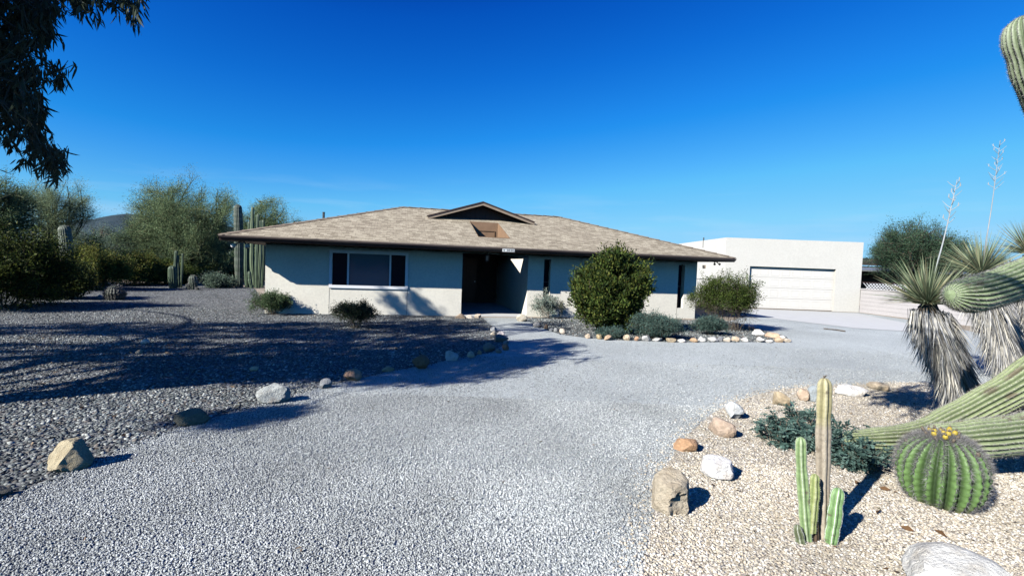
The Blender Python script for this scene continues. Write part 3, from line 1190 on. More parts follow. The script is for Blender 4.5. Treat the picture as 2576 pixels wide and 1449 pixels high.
GR_L, GR_P, GR_H, GR_T = 'rocks edging the river rock bed', 'rocks beside the entry path', 'rocks edging the house planting bed', 'rocks edging the tan gravel bed'
TANC, CREAM, GREY, WHITE, ORANGE, BROWN, DARK = (.44, .37, .26), (.52, .46, .36), (.38, .39, .39), (.62, .615, .595), (.50, .32, .20), (.24, .165, .11), (.20, .20, .175)
RK = [
    (-60, 22, 1222, 1262, DARK, 'dark rock cut by the left picture edge below the big tan boulder', GR_L),
    (132, 228, 1106, 1188, (.50, .43, .29), 'big tan boulder leaning at the end of the river rock bed', GR_L),
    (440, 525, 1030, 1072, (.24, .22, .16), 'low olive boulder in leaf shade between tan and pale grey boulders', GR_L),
    (645, 731, 968, 1018, (.42, .44, .42), 'pale grey boulder with sloping top on the bed edge', GR_L),
    (803, 834, 953, 979, GREY, 'small grey rock just before the orange one', GR_L),
    (862, 911, 928, 961, (.58, .36, .24), 'blocky salmon orange rock on the bed edge', GR_L),
    (959, 991, 921, 937, TANC, 'small flat tan rock between the orange and brown rocks', GR_L),
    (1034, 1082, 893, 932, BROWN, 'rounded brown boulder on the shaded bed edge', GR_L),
    (1118, 1155, 882, 909, (.52, .55, .54), 'pale blocky grey rock right of the brown boulder', GR_L),
    (1174, 1195, 885, 902, CREAM, 'little cream split rock beside the blocky grey one', GR_L),
    (1200, 1212, 881, 893, ORANGE, 'tiny orange cube of rock before the dark round boulder', GR_L),
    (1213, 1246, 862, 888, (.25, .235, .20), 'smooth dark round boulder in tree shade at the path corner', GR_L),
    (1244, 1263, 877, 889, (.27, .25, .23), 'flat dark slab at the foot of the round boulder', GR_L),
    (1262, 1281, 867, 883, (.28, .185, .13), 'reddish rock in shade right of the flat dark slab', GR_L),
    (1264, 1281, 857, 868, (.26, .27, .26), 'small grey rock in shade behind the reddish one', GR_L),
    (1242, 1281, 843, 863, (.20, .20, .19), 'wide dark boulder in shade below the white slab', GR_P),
    (1249, 1271, 834, 848, (.74, .66, .60), 'bright pinkish white slab on the path corner', GR_P),
    (1232, 1250, 835, 845, CREAM, 'flat cream rock left of the pinkish white slab', GR_P),
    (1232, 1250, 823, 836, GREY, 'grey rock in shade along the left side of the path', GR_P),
    (1144, 1172, 790, 803, (.40, .31, .23), 'brown rock against the wall left of the dark entry', GR_P),
    (1171, 1194, 793, 803, (.62, .56, .47), 'pale long rock before the entry step', GR_P),
    (1193, 1211, 791, 802, (.58, .48, .37), 'rounded tan rock at the left end of the entry step', GR_P),
    (1297, 1328, 792, 811, (.62, .57, .46), 'cream boulder at the right corner of the entry', GR_P),
    (1340, 1364, 812, 825, (.34, .33, .31), 'grey rock in shade right of the path', GR_P),
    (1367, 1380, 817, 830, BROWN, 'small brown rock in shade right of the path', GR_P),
    (1381, 1394, 826, 834, GREY, 'small flat grey rock where the path widens', GR_P),
    (1392, 1404, 826, 837, (.33, .34, .33), 'small upright grey rock next to the round tan rock', GR_P),
    (1406, 1422, 828, 842, (.60, .52, .42), 'round tan rock at the corner of the house planting bed', GR_H),
    (1470, 1485, 840, 853, (.62, .51, .38), 'tan cube of rock below the left side of the big green shrub', GR_H),
    (1499, 1514, 842, 855, (.58, .46, .27), 'yellowish square rock below the big green shrub', GR_H),
    (1519, 1540, 844, 858, (.60, .42, .28), 'orange tan rock right of the yellowish square one', GR_H),
    (1566, 1586, 843, 858, (.60, .50, .36), 'tall tan block of rock below the big shrub', GR_H),
    (1595, 1608, 848, 859, (.50, .31, .20), 'small rust coloured rock before the grey green bush', GR_H),
    (1613, 1638, 845, 860, (.50, .50, .49), 'white topped grey rock at the foot of the grey green bush', GR_H),
    (1640, 1667, 850, 860, (.70, .68, .65), 'white double rock under the grey green bush', GR_H),
    (1673, 1702, 851, 862, (.50, .41, .28), 'long flat brownish rock right of the grey green bush', GR_H),
    (1703, 1725, 853, 862, WHITE, 'white rock between the long brownish and the rust tan rocks', GR_H),
    (1733, 1757, 851, 862, (.52, .37, .24), 'rust tan rock in the middle of the white rocks', GR_H),
    (1754, 1776, 848, 861, WHITE, 'white wedge of rock touching the rust tan rock', GR_H),
    (1779, 1806, 849, 861, (.64, .64, .63), 'wide pale rock beside a dark grey chip', GR_H),
    (1805, 1818, 848, 860, (.24, .25, .27), 'narrow dark grey rock in the white row', GR_H),
    (1817, 1839, 849, 861, (.56, .51, .43), 'greyish tan rock right of the dark grey chip', GR_H),
    (1839, 1861, 848, 861, (.60, .48, .35), 'peach coloured rock in the row below the round bush', GR_H),
    (1863, 1883, 850, 861, WHITE, 'white rock right of the peach coloured rock', GR_H),
    (1902, 1924, 849, 863, (.72, .71, .68), 'tilted white rock near the end of the rock row', GR_H),
    (1925, 1944, 855, 863, (.66, .65, .62), 'low white rock half sunk near the end of the row', GR_H),
    (1948, 1973, 850, 863, (.55, .42, .29), 'tan orange rock near the outer end of the row', GR_H),
    (1957, 1975, 845, 854, (.68, .64, .57), 'small cream rock on top of the row end', GR_H),
    (1972, 1990, 853, 862, (.58, .51, .42), 'last flat tan rock at the outer end of the row', GR_H),
    (1889, 1924, 830, 845, (.74, .73, .70), 'large white rock in the shade tip of the round bush', GR_H),
    (1924, 1962, 838, 852, (.60, .43, .30), 'long orange slab between the large white rock and the row end', GR_H),
    (1759, 1846, 1148, 1208, (.78, .76, .73), 'bright white boulder behind the notched cream boulder', GR_T),
    (1692, 1756, 1097, 1138, (.58, .36, .21), 'rust orange boulder on the edge of the tan gravel', GR_T),
    (1774, 1853, 1053, 1102, (.54, .42, .32), 'pinkish tan and grey boulder behind the rust orange one', GR_T),
    (1820, 1870, 1014, 1059, (.58, .60, .59), 'pale grey rock behind the pinkish tan boulder', GR_T),
    (1942, 1987, 987, 1025, (.52, .42, .28), 'tan split boulder on the far edge left of the tall cactus', GR_T),
    (2004, 2034, 980, 1012, (.58, .45, .33), 'small peach rock touching the tall cactus on its left', GR_T),
    (2026, 2060, 973, 1015, (.36, .40, .41), 'blue grey boulder half behind the tall cactus', GR_T),
    (2100, 2180, 969, 998, (.74, .72, .68), 'long flat white boulder right of the tall cactus', GR_T),
    (2181, 2234, 962, 984, (.50, .42, .31), 'flat tan slab between the white boulder and the yucca', GR_T),
]
PL = {1: [(-.8, -.35, .5, .58), (.75, -.3, .42, .66), (-.1, -1, .12, .8), (.15, .1, 1, .92), (.9, .5, .2, .8), (-.3, 1, .2, .8)],
      3: [(-.42, -.25, .86, .48), (1, -.1, .15, .92), (-.2, -1, .35, .66), (.5, .1, .85, .74), (0, 1, .2, .8)],
      2: [(-.2, -.3, .9, .6), (.3, -1, .2, .7), (-.8, -.6, .2, .8), (.9, 0, .5, .8)],
      51: [(-.1, -.2, 1, .7), (.4, -1, .1, .8), (-.6, -.8, .3, .75), (.9, -.1, .2, .9), (-1, 0, .2, .9)]}
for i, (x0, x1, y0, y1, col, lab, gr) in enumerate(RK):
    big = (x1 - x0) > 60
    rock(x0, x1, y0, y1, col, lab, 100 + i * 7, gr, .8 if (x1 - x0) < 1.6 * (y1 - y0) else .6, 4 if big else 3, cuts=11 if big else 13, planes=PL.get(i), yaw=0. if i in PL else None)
# notched boulder and the big one in the corner
rock(1634, 1734, 1184, 1300, (.52, .45, .34), 'largest cream boulder, its front face split by a dark notch', 911, GR_T, .85, 4, ((.58, -.76, -.32), .82, .34), 0., 0., 9,
     [(0, -.28, 1, .72), (-1, -.25, .12, .8), (1, -.05, .1, .84), (-.55, -1, .05, .78), (.62, -.85, .1, .80), (0, 1, .1, .8), (-.5, -.2, .8, .84), (.6, -.2, .8, .86)])
rock(2284, 2548, 1368, 1530, (.74, .73, .68), 'huge smooth pale boulder at the bottom right corner', 427, GR_T, .8, 4, None, 0., -.05, 9,
     [(-.2, -.3, 1, .80), (-1, -.2, .3, .86), (.5, -.4, .8, .86), (0, -1, .3, .9)])

# a few loose stray stones out on the beds
STRAY = [(1830, 1102, .035, WHITE, 'thumb sized white stone below the pinkish tan boulder'),
         (2110, 1246, .03, WHITE, 'white stone lying by the shadow of the cactus clump'),
         (640, 935, .07, (.6, .5, .35), 'pale flat stone lit in the shaded river rock'),
         (350, 890, .06, (.55, .45, .32), 'tan stone lying loose on the river rock at mid bed'),
         (365, 865, .08, WHITE, 'white stone lying loose near the top of the shade band'),
         (250, 752, .12, WHITE, 'white rock left of the far barrel cactus'),
         (145, 745, .10, CREAM, 'cream rock on the far gravel near the prickly pear')]
for i, (x, y, s, col, lab) in enumerate(STRAY):
    p = at(x, y)
    k = s / (depth(p) / F)
    rock(x - k, x + k, y - 1.1 * k, y + .2 * k, col, lab, 700 + i, None)


# ------------------------------------------------------------------ cactus builder
def ribbed(path, radii, nrib, dep, c_crest, c_valley, rings=60, per=6, twist=0., top_col=None, tip0=False, round1=True, edge=None, low=None, scar=None):
    """fluted stem swept along path. returns V, quads, col, crest points + normals + tangents"""
    P = spline(path, rings)
    k = len(P)
    s = np.linspace(0, 1, k)
    rad = np.interp(s, np.linspace(0, 1, len(radii)), radii)
    if nrib < 9:       # uneven growth
        ph = rng.uniform(0, 6)
        rad = rad * (1 + .05 * np.sin(s * 17 + ph) + .035 * np.sin(s * 37 + 2 * ph))
        P = P + np.stack([np.sin(s * 9 + ph), np.cos(s * 7 + ph), 0 * s], 1) * .006 * s[:, None]
    if nrib > 15:      # growth constrictions
        ph = rng.uniform(0, 6)
        rad = rad * (1 + .022 * np.sin(s * 23 + ph) + .018 * np.sin(s * 41 + 2 * ph))
    seg = np.linalg.norm(np.diff(P, axis=0), axis=1)
    cum = np.concatenate([[0], np.cumsum(seg)])
    tot = cum[-1]
    if round1:        # domed tip
        x = np.clip((tot - cum) / (rad[-1] * 1.15), 0, 1)
        rad = rad * np.sqrt(np.clip(1 - (1 - x) ** 2, .0004, 1))
    if tip0:
        x = np.clip(cum / (rad[0] * 1.15), 0, 1)
        rad = rad * np.sqrt(np.clip(1 - (1 - x) ** 2, .0004, 1))
    t = unit(np.gradient(P, axis=0))
    a = np.cross(t[0], (0, 0, 1.) if abs(t[0][2]) < .9 else (0, 1., 0))
    a = unit(a)
    n = nrib * per
    th = np.arange(n) * 2 * np.pi / n
    prof = np.abs(np.cos(nrib * th / 2)) ** .75
    V, Cc, Cr = [], [], []
    for i in range(k):
        a = unit(a - t[i] * (a @ t[i]))
        b_ = np.cross(t[i], a)
        d = np.cos(th + twist * s[i])[:, None] * a + np.sin(th + twist * s[i])[:, None] * b_
        rr = rad[i] * (1 - dep * (1 - prof))
        V.append(P[i] + d * rr[:, None])
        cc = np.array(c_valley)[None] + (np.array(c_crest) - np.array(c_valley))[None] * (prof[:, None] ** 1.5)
        if low is not None:       # old bark-like lower stem
            kk = np.clip((low[1] - s[i]) / .06 + rng.normal(0, .15), 0, 1)
            cc = cc * (1 - kk) + np.array(low[0])[None] * (.55 + .45 * prof[:, None]) * kk
        if edge is not None:      # woolly white line along each rib
            kk = (prof[:, None] > .98) * (edge[1] if low is None or s[i] > low[1] else edge[1] * .4)
            cc = cc * (1 - kk) + np.array(edge[0])[None] * kk
        if nrib > 15 and i % 3 == 0:      # pale areoles in a row along every rib
            kk = (prof[:, None] > .98) * .75
            cc = cc * (1 - kk) + np.array((.47, .46, .41))[None] * kk
        if scar is not None:
            for (s0, t0, sr, tr) in scar:
                dd = ((s[i] - s0) / sr) ** 2 + (np.angle(np.exp(1j * (th - t0))) / tr) ** 2
                kk = np.clip(1.3 - dd + rng.normal(0, .2, n), 0, 1)[:, None] * .85
                cc = cc * (1 - kk) + np.array((.16, .13, .09))[None] * (.5 + .5 * prof[:, None]) * kk
        Cc.append(cc * (1 + rng.normal(0, .06)) * (1 + rng.normal(0, .05, (n, 1))))
        Cr.append((P[i] + d[::per] * rr[::per, None], d[::per], np.repeat(t[i][None], nrib, 0), np.full(nrib, rad[i])))
    V = np.concatenate(V)
    Cc = np.concatenate(Cc)
    i, j = np.meshgrid(np.arange(k - 1), np.arange(n), indexing='ij')
    Q = np.stack([i * n + j, i * n + (j + 1) % n, (i + 1) * n + (j + 1) % n, (i + 1) * n + j], -1).reshape(-1, 4)
    return V, Q, Cc, [np.concatenate([c[q] for c in Cr]) for q in range(4)], cum


def needles(Pt, Nr, Tg, per, ln, wd, col, spread=.8):
    """clusters of thin spines on the crest points"""
    n = len(Pt) * per
    P = np.repeat(Pt, per, 0)
    N = np.repeat(Nr, per, 0)
    D = unit(N + rng.normal(0, spread, (n, 3)))
    flip = (D * N).sum(1) < .1
    D[flip] = unit(D[flip] + N[flip] * 1.0)
    l_ = rng.uniform(.5, 1, n) * ln
    S = unit(np.cross(D, rng.normal(size=(n, 3)))) * wd
    V = np.stack([P - S, P + S, P + D * l_[:, None]], 1).reshape(-1, 3)
    Fc = np.arange(n * 3).reshape(n, 3)
    c = np.repeat(pick_cols(n, col, .2), 3, 0)
    return V, Fc, c


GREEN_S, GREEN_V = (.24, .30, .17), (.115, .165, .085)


def cactus_stem(name, parent, path, radii, nrib, dep, c1=GREEN_S, c2=GREEN_V, rings=60, per=6, sp=None, every=2, spn=5, tip0=False, round1=True, twist=0., spread=.8, edge=None, low=None, scar=None):
    if nrib in (5, 6) and scar is None:
        scar = [(rng.uniform(.1, .9), rng.uniform(0, 6.28), rng.uniform(.008, .025), rng.uniform(.15, .4)) for _ in range(7)]
    if nrib > 20 and scar is None:
        scar = [(rng.uniform(.1, .95), rng.uniform(0, 6.28), rng.uniform(.012, .04), rng.uniform(.1, .35)) for _ in range(16)]
    V, Q, Cc, cr, cum = ribbed(path, radii, nrib, dep, c1, c2, rings, per, twist, None, tip0, round1, edge, low, scar)
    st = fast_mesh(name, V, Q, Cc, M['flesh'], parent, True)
    if sp:
        k = rings
        idx = np.arange(k * nrib).reshape(k, nrib)[::every].ravel()
        ok = idx[cr[3][idx] > .02]
        v, f, c = needles(cr[0][ok], cr[1][ok], cr[2][ok], spn, sp[0], sp[1], sp[2], spread)
        kind(fast_mesh('spines', v, f, c, M['spine'], st), 'stuff')
    return st


# fence post cactus clump in the tan bed
fp = thing('fence_post_cactus', 'slim columnar cactus clump with one tall yellowed stem and short green ones', 'cactus', at(2072, 1362))
GY_, GYV = (.36, .36, .13), (.19, .22, .075)


def stem_px(name, pts, radii, dep_pt, *a, lean=(0, 0), **k):
    dz = depth(dep_pt)
    P = [at_depth(x, y, dz + o) for (x, y, o) in pts]
    P[0] = P[0] - np.array([0, 0, .04])
    return cactus_stem(name, fp, P, radii, *a, **k)


WOOL = [(.75, .76, .74), (.6, .6, .58)]
base0 = at(2065, 1352)
stem_px('stem', [(2066, 1360, 0), (2068, 1250, .0), (2070, 1120, .01), (2072, 1020, .0), (2073, 950, 0)], [.050, .048, .046, .050, .049, .042], base0, 5, .34, (.40, .36, .20), (.20, .18, .09), 90, 10, (.008, .0012, WOOL), 3, 2, edge=((.50, .48, .36), .6), low=((.36, .31, .235), .66))
base1 = at(2026, 1362)
stem_px('stem', [(2034, 1355, 0), (2024, 1290, 0), (2018, 1200, .01), (2014, 1098, .0)], [.033, .040, .040, .036], base1, 6, .28, (.27, .35, .17), (.13, .21, .08), 70, 10, (.008, .0012, WOOL), 2, 3, edge=((.62, .64, .56), .65))
stem_px('stem', [(2040, 1322, -.01), (2046, 1260, -.015), (2051, 1190, -.01)], [.034, .036, .030], base1, 5, .30, (.34, .37, .16), (.17, .22, .07), 50, 10, (.007, .0012, WOOL), 2, 3, edge=((.52, .52, .36), .5))
stem_px('stem', [(2020, 1368, 0), (2010, 1345, 0), (2006, 1318, 0)], [.034, .032, .026], base1 - np.array([0, .03, 0]), 6, .22, (.17, .19, .11), (.08, .10, .05), 30, 10, (.007, .0012, WOOL), 2, 3, edge=((.6, .62, .56), .7))
base2 = at(2092, 1368)
stem_px('stem', [(2088, 1366, 0), (2097, 1310, 0), (2109, 1226, .01)], [.034, .046, .046, .042], base2, 6, .26, (.20, .32, .13), (.12, .21, .08), 60, 12, (.007, .0014, WOOL), 1, 3, edge=((.78, .80, .74), .95))
stem_px('dead_stub', [(2052, 1362, 0), (2050, 1320, 0), (2049, 1290, .02)], [.026, .022, .012], at(2052, 1362), 5, .3, (.10, .07, .045), (.05, .035, .025), 24, 6)
# dried flower remains on top of the tall stem
tp = at_depth(2073, 950, depth(base0))
b = MB()
for k in range(7):
    d = unit(np.array([rng.normal(0, .6), rng.normal(0, .6), 1]))
    b.tube([tp - d * .01, tp + d * rng.uniform(.01, .03)], [.004, .002], 5)
b.build('dried_bud', M['stem'], fp)

# big barrel cactus
bc = thing('barrel_cactus', 'fat round barrel cactus with yellow fruit crown and thick pale spines', 'cactus', at(2370, 1282))
bb = at(2368, 1262)
BR, BH = .298, .60
z = np.array([-.02, .05, .14, .26, .38, .48, .55, .585, .60, .59]) * .94
r_ = np.array([.62, .80, .94, 1.0, .97, .84, .63, .40, .20, .03]) * BR
tilt = np.array([-.10, -.03, 1.])
tilt /= np.linalg.norm(tilt)
k = 54
zz = np.interp(np.linspace(0, 1, k), np.linspace(0, 1, len(z)), z)
ri = np.interp(np.linspace(0, 1, k), np.linspace(0, 1, len(z)), r_)
for _ in range(3):
    zz[1:-1] = (zz[:-2] + 2 * zz[1:-1] + zz[2:]) / 4
    ri[1:-1] = (ri[:-2] + 2 * ri[1:-1] + ri[2:]) / 4
NR, PR = 21, 8
nn = NR * PR
th = np.arange(nn) * 2 * np.pi / nn
prof = np.abs(np.cos(NR * th / 2)) ** .7
tx = unit(np.cross((0, 1, 0), tilt))
ty = np.cross(tilt, tx)
V, Cc, CP, CN = [], [], [], []
for i in range(k):
    tw = .28 * i / k
    d = np.cos(th + tw)[:, None] * tx + np.sin(th + tw)[:, None] * ty
    depn = .26 * min(1, ri[i] / BR + .1)
    # warty bumps along the rib crest
    wart = 1 + .028 * np.sin(i * 2.1) * prof
    rr = ri[i] * (1 - depn * (1 - prof)) * wart
    V.append(bb + tilt * zz[i] + d * rr[:, None])
    low = np.clip((.10 - zz[i]) / .10, 0, 1)
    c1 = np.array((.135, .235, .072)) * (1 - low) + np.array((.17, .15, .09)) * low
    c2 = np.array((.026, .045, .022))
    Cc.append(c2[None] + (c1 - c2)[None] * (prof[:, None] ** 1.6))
    if i > 4:
        CP.append(bb + tilt * zz[i] + d[::PR] * ri[i] * 1.0)
        nz = np.interp(i / k, [0, .45, .8, 1], [-.25, .1, .7, 1.6])
        CN.append(unit(d[::PR] + tilt * nz))
V = np.concatenate(V)
i, j = np.meshgrid(np.arange(k - 1), np.arange(nn), indexing='ij')
Q = np.stack([i * nn + j, i * nn + (j + 1) % nn, (i + 1) * nn + (j + 1) % nn, (i + 1) * nn + j], -1).reshape(-1, 4)
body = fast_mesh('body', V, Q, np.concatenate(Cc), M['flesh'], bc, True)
CP, CN = np.concatenate(CP), np.concatenate(CN)
topm = (CP - bb) @ tilt > .32
CP = np.concatenate([CP, np.repeat(CP[topm], 2, 0)])
CN = np.concatenate([CN, np.repeat(CN[topm], 2, 0)])
v, f, c = needles(CP, CN, CN, 8, .060, .0010, [(.19, .185, .18), (.11, .105, .105), (.34, .33, .32)], .75)
kind(fast_mesh('spines', v, f, c, M['spine'], body), 'stuff')
b = MB()
bk = MB()
for q in range(16):
    an, rr = q * 2.4, .012 + .013 * math.sqrt(q) * 2
    d = tx * math.cos(an) * rr + ty * math.sin(an) * rr
    p0 = bb + tilt * (.562 + .03 * (q % 3) / 3 - rr * .15) + d
    if q < 9:
        b.tube([p0, p0 + tilt * .02 + d * .15, p0 + tilt * .04 + d * .25], [.016, .021, .011], 8)
        bk.tube([p0 + tilt * .04 + d * .25, p0 + tilt * .056 + d * .3], [.009, .005], 6)
    else:
        bk.tube([p0, p0 + tilt * .035 + d * .2], [.013, .009], 6)
b.build('fruit', M['petal'], bc, True)
bk.build('dried_flower', M['stem'], bc, True)
b = MB()
for q in range(9):
    an = rng.uniform(0, 6.28)
    b = MB()
    p0 = bb + tilt * .465 + (tx * math.cos(an) + ty * math.sin(an)) * rng.uniform(.17, .23)
    b.tube([p0, p0 + tilt * .03], [.017, .012], 7)
    b.build('old_fruit', M['stem'], bc, True)

# saguaro whose arms sag down to the gravel; its trunk stands past the right edge of the picture
SX, SY = 6.75, 5.35
sg = thing('saguaro', 'old saguaro with thick ribbed arms drooping onto the tan gravel', 'saguaro', (SX, SY, 0))
SPN = (.030, .0012, [(.30, .29, .26), (.16, .15, .135), (.46, .44, .40)])
SGC, SGV = (.30, .37, .20), (.10, .145, .07)
cactus_stem('trunk', sg, [(SX, SY, -.05), (SX + .03, SY, 2.0), (SX + .05, SY, 4.0), (SX + .03, SY, 6.2)], [.34, .33, .31, .28, .22], 20, .16, SGC, SGV, 60, 6, SPN, 2, 4)


def px3(x, y, d):
    return at_depth(x, y, d)


def ground_clear(p, r):
    p = np.array(p)
    p[2] = max(p[2], r * .98)
    return p


# upper arm held up beside the sky
cactus_stem('arm', sg, [(SX - .1, SY, 2.3), px3(2690, 520, 5.2), px3(2656, 330, 5.15), px3(2612, 190, 5.0), px3(2586, 105, 4.95), px3(2576, 40, 4.95)], [.17, .175, .18, .19, .19, .18], 23, .20, (.31, .36, .235), SGV, 120, 8, SPN, 1, 5)
# arm reaching out left, tip drooping
cactus_stem('arm', sg, [(SX - .1, SY, 2.1), px3(2700, 640, 5.1), px3(2590, 694, 5.0), px3(2510, 724, 4.9), px3(2440, 742, 4.85), px3(2388, 742, 4.8)], [.17, .185, .19, .185, .175, .15], 23, .20, SGC, SGV, 120, 8, SPN, 1, 5)
# arm that bends down to the ground and runs on left along it
dA = 5.05
cactus_stem('arm', sg, [(SX - .1, SY, 1.5), px3(2680, 880, 5.3), px3(2570, 966, 5.25), px3(2470, 1022, 5.2), px3(2385, 1066, 5.15), px3(2300, 1102, 5.05), px3(2215, 1112, 4.95), px3(2115, 1110, 4.9)], [.18, .195, .19, .18, .165, .16, .16, .145, .10], 23, .21, (.31, .355, .19), (.095, .135, .06), 130, 8, SPN, 1, 5)
# lowest arm lying behind the barrel
cactus_stem('arm', sg, [(SX - .15, SY - .2, .9), px3(2700, 1060, 4.65), px3(2600, 1086, 4.5), px3(2500, 1100, 4.45), px3(2400, 1108, 4.45), px3(2318, 1112, 4.5)], [.17, .18, .18, .175, .165, .15], 23, .21, (.30, .345, .19), (.095, .135, .06), 110, 8, SPN, 1, 5)


# ------------------------------------------------------------------ yuccas
def blades(root, dirs, ln, wd, droop, cols, seg=3):
    """long narrow leaves: strips bending under gravity. root (n,3) dirs (n,3)"""
    n = len(root)
    ln = np.broadcast_to(ln, (n,))
    wd = np.broadcast_to(wd, (n,))
    droop = np.broadcast_to(droop, (n,))
    S = unit(np.cross(dirs, np.array([0, 0, 1.]) + rng.normal(0, .5, (n, 3))))
    rows = []
    for q in range(seg + 1):
        t = q / seg
        c = root + dirs * (ln * t)[:, None] + np.array([0, 0, -1.]) * (droop * ln * t * t)[:, None]
        w_ = wd * (1 - t) ** .7 * (.6 + .4 * min(1, t * 5)) + .0005
        rows.append(c - S * (w_ / 2)[:, None])
        rows.append(c + S * (w_ / 2)[:, None])
    V = np.stack(rows, 1)
    m_ = 2 * (seg + 1)
    f1 = np.array([[2 * q, 2 * q + 1, 2 * q + 3, 2 * q + 2] for q in range(seg)])
    Fc = (f1[None] + (np.arange(n) * m_)[:, None, None]).reshape(-1, 4)
    return V.reshape(-1, 3), Fc, np.repeat(cols, m_, 0)


def sphere_dirs(n, zmin, zmax):
    z = rng.uniform(zmin, zmax, n)
    a = rng.uniform(0, 2 * np.pi, n)
    r = np.sqrt(1 - z * z)
    return np.stack([r * np.cos(a), r * np.sin(a), z], 1)


YG = [(.21, .275, .16), (.28, .345, .20), (.15, .20, .11), (.35, .39, .235), (.36, .33, .20)]
YD = [(.46, .445, .39), (.32, .315, .30), (.58, .545, .46), (.20, .20, .20), (.39, .39, .385)]


def yucca(label, base, head, r, nleaf=520, skirt=2400, sk_len=.42, sk_r=.13, stalk=None, skirt_from=.06):
    y = thing('yucca', label, 'yucca', base)
    path = spline([base, base + (head - base) * .5 + np.array([.03, 0, -.05]), head], 20)
    b = MB()
    b.tube(path, np.linspace(.15, .10, 20), 10)
    b.build('trunk', M['bark'], y, True)
    d = sphere_dirs(nleaf, -.12, .99)
    ax = unit(path[-1] - path[-4])
    d = unit(d + ax * .2 + np.array([0, 0, .15]))
    ln = r * rng.uniform(.55, 1.12, nleaf) * np.where(d[:, 2] < 0, .9, 1)
    V, Fc, c = blades(head + d * .05, d, ln, .017 * rng.uniform(.6, 1.2, nleaf), np.clip(.38 - .5 * d[:, 2], .02, .4) * rng.uniform(.5, 1.3, nleaf), pick_cols(nleaf, YG, .15))
    fast_mesh('leaves', V, Fc, c, M['leaf'], y)
    t = skirt_from + (1 - skirt_from) * rng.random(skirt) ** .85
    p = path[np.clip((t * 19).astype(int), 0, 19)] + (path[1] - path[0])[None] * rng.uniform(-.5, .5, (skirt, 1))
    a = rng.uniform(0, 2 * np.pi, skirt)
    out = np.stack([np.cos(a), np.sin(a), np.zeros(skirt)], 1)
    rr = sk_r * (.5 + .7 * rng.random(skirt)) * (.75 + .5 * t)
    axd = unit(np.array([base[0] - head[0], base[1] - head[1], 0.])) * min(1, 2 * np.linalg.norm((base - head)[:2]) / max(.2, head[2]))
    dd = unit(axd * .35 + out * rng.uniform(.05, .5, (skirt, 1)) + np.array([0, 0, -1.]) + rng.normal(0, .12, (skirt, 3)))
    l2 = sk_len * rng.uniform(.5, 1.1, skirt)
    p = p + out * rr[:, None]
    l2 = np.minimum(l2, np.maximum(.08, (p[:, 2] - .02) / .9))
    V, Fc, c = blades(p, dd, l2, .017 * rng.uniform(.6, 1.3, skirt), .1, pick_cols(skirt, YD, .2))
    fast_mesh('dead_leaf_skirt', V, Fc, c, M['matt_leaf'], y)
    if stalk:
        s0, s1, nb = stalk
        P = spline([s0, s0 + (s1 - s0) * .5 + np.array([.02, 0, 0]), s1], 14)
        b = MB()
        b.tube(P, np.linspace(.012, .003, 14), 7)
        sk = b.build('flower_stalk', mat_plain('dry_stalk', (.31, .33, .34), .8, .15, 6), y, True)
        b = MB()
        for q in range(nb):
            tt = .62 + .36 * q / nb
            p0 = P[min(13, int(tt * 13))] + (P[-1] - P[-2]) * ((tt * 13) % 1)
            an = q * 2.4
            l_ = (s1[2] - s0[2]) * .06 * (1.15 - (tt - .6)) * rng.uniform(.6, 1.2)
            dq = np.array([math.cos(an), math.sin(an), .75])
            b.tube([p0, p0 + dq * l_ * .5, p0 + dq * l_ + np.array([0, 0, l_ * .2])], [.005, .004, .002], 5)
            if q % 2:
                e = p0 + dq * l_ * .8
                b.tube([e, e + np.array([0, 0, .05])], [.007, .004], 5)
        b.build('stalk_branch', sk.data.materials[0], sk)
    return y


g1 = at(2446, 1052)
d1 = depth(g1)
h1 = at_depth(2332, 768, d1 - .15)
yucca('leaning yucca with spiky green head and long shaggy skirt of dead leaves', g1, h1, .62, 560, 4800, .40, .145,
      (h1 + np.array([0, 0, .1]), at_depth(2408, 452, d1), 16))
g2 = at(2560, 962)
d2 = depth(g2)
h2 = at_depth(2468, 690, d2 + .2)
yucca('second yucca with the tallest flower stalk rising behind the raised saguaro arm', g2, h2, .80, 560, 3600, .60, .17,
      (h2 + np.array([0, 0, .1]), at_depth(2516, 354, d2), 22))
g3 = at(2640, 960) + np.array([.3, .4, 0])
d3 = depth(g3)
h3 = at_depth(2590, 640, d3)
yucca('yucca at the right picture edge standing higher than the others', g3, h3, .70, 460, 3000, .6, .17,
      (h3 + np.array([0, 0, .1]), at_depth(2640, 330, d3), 20))
g4 = at(2560, 1056)
d4 = depth(g4)
yucca('low shaggy dead yucca stump below the sloping saguaro arm', g4, at_depth(2550, 985, d4), .30, 60, 1500, .40, .15)

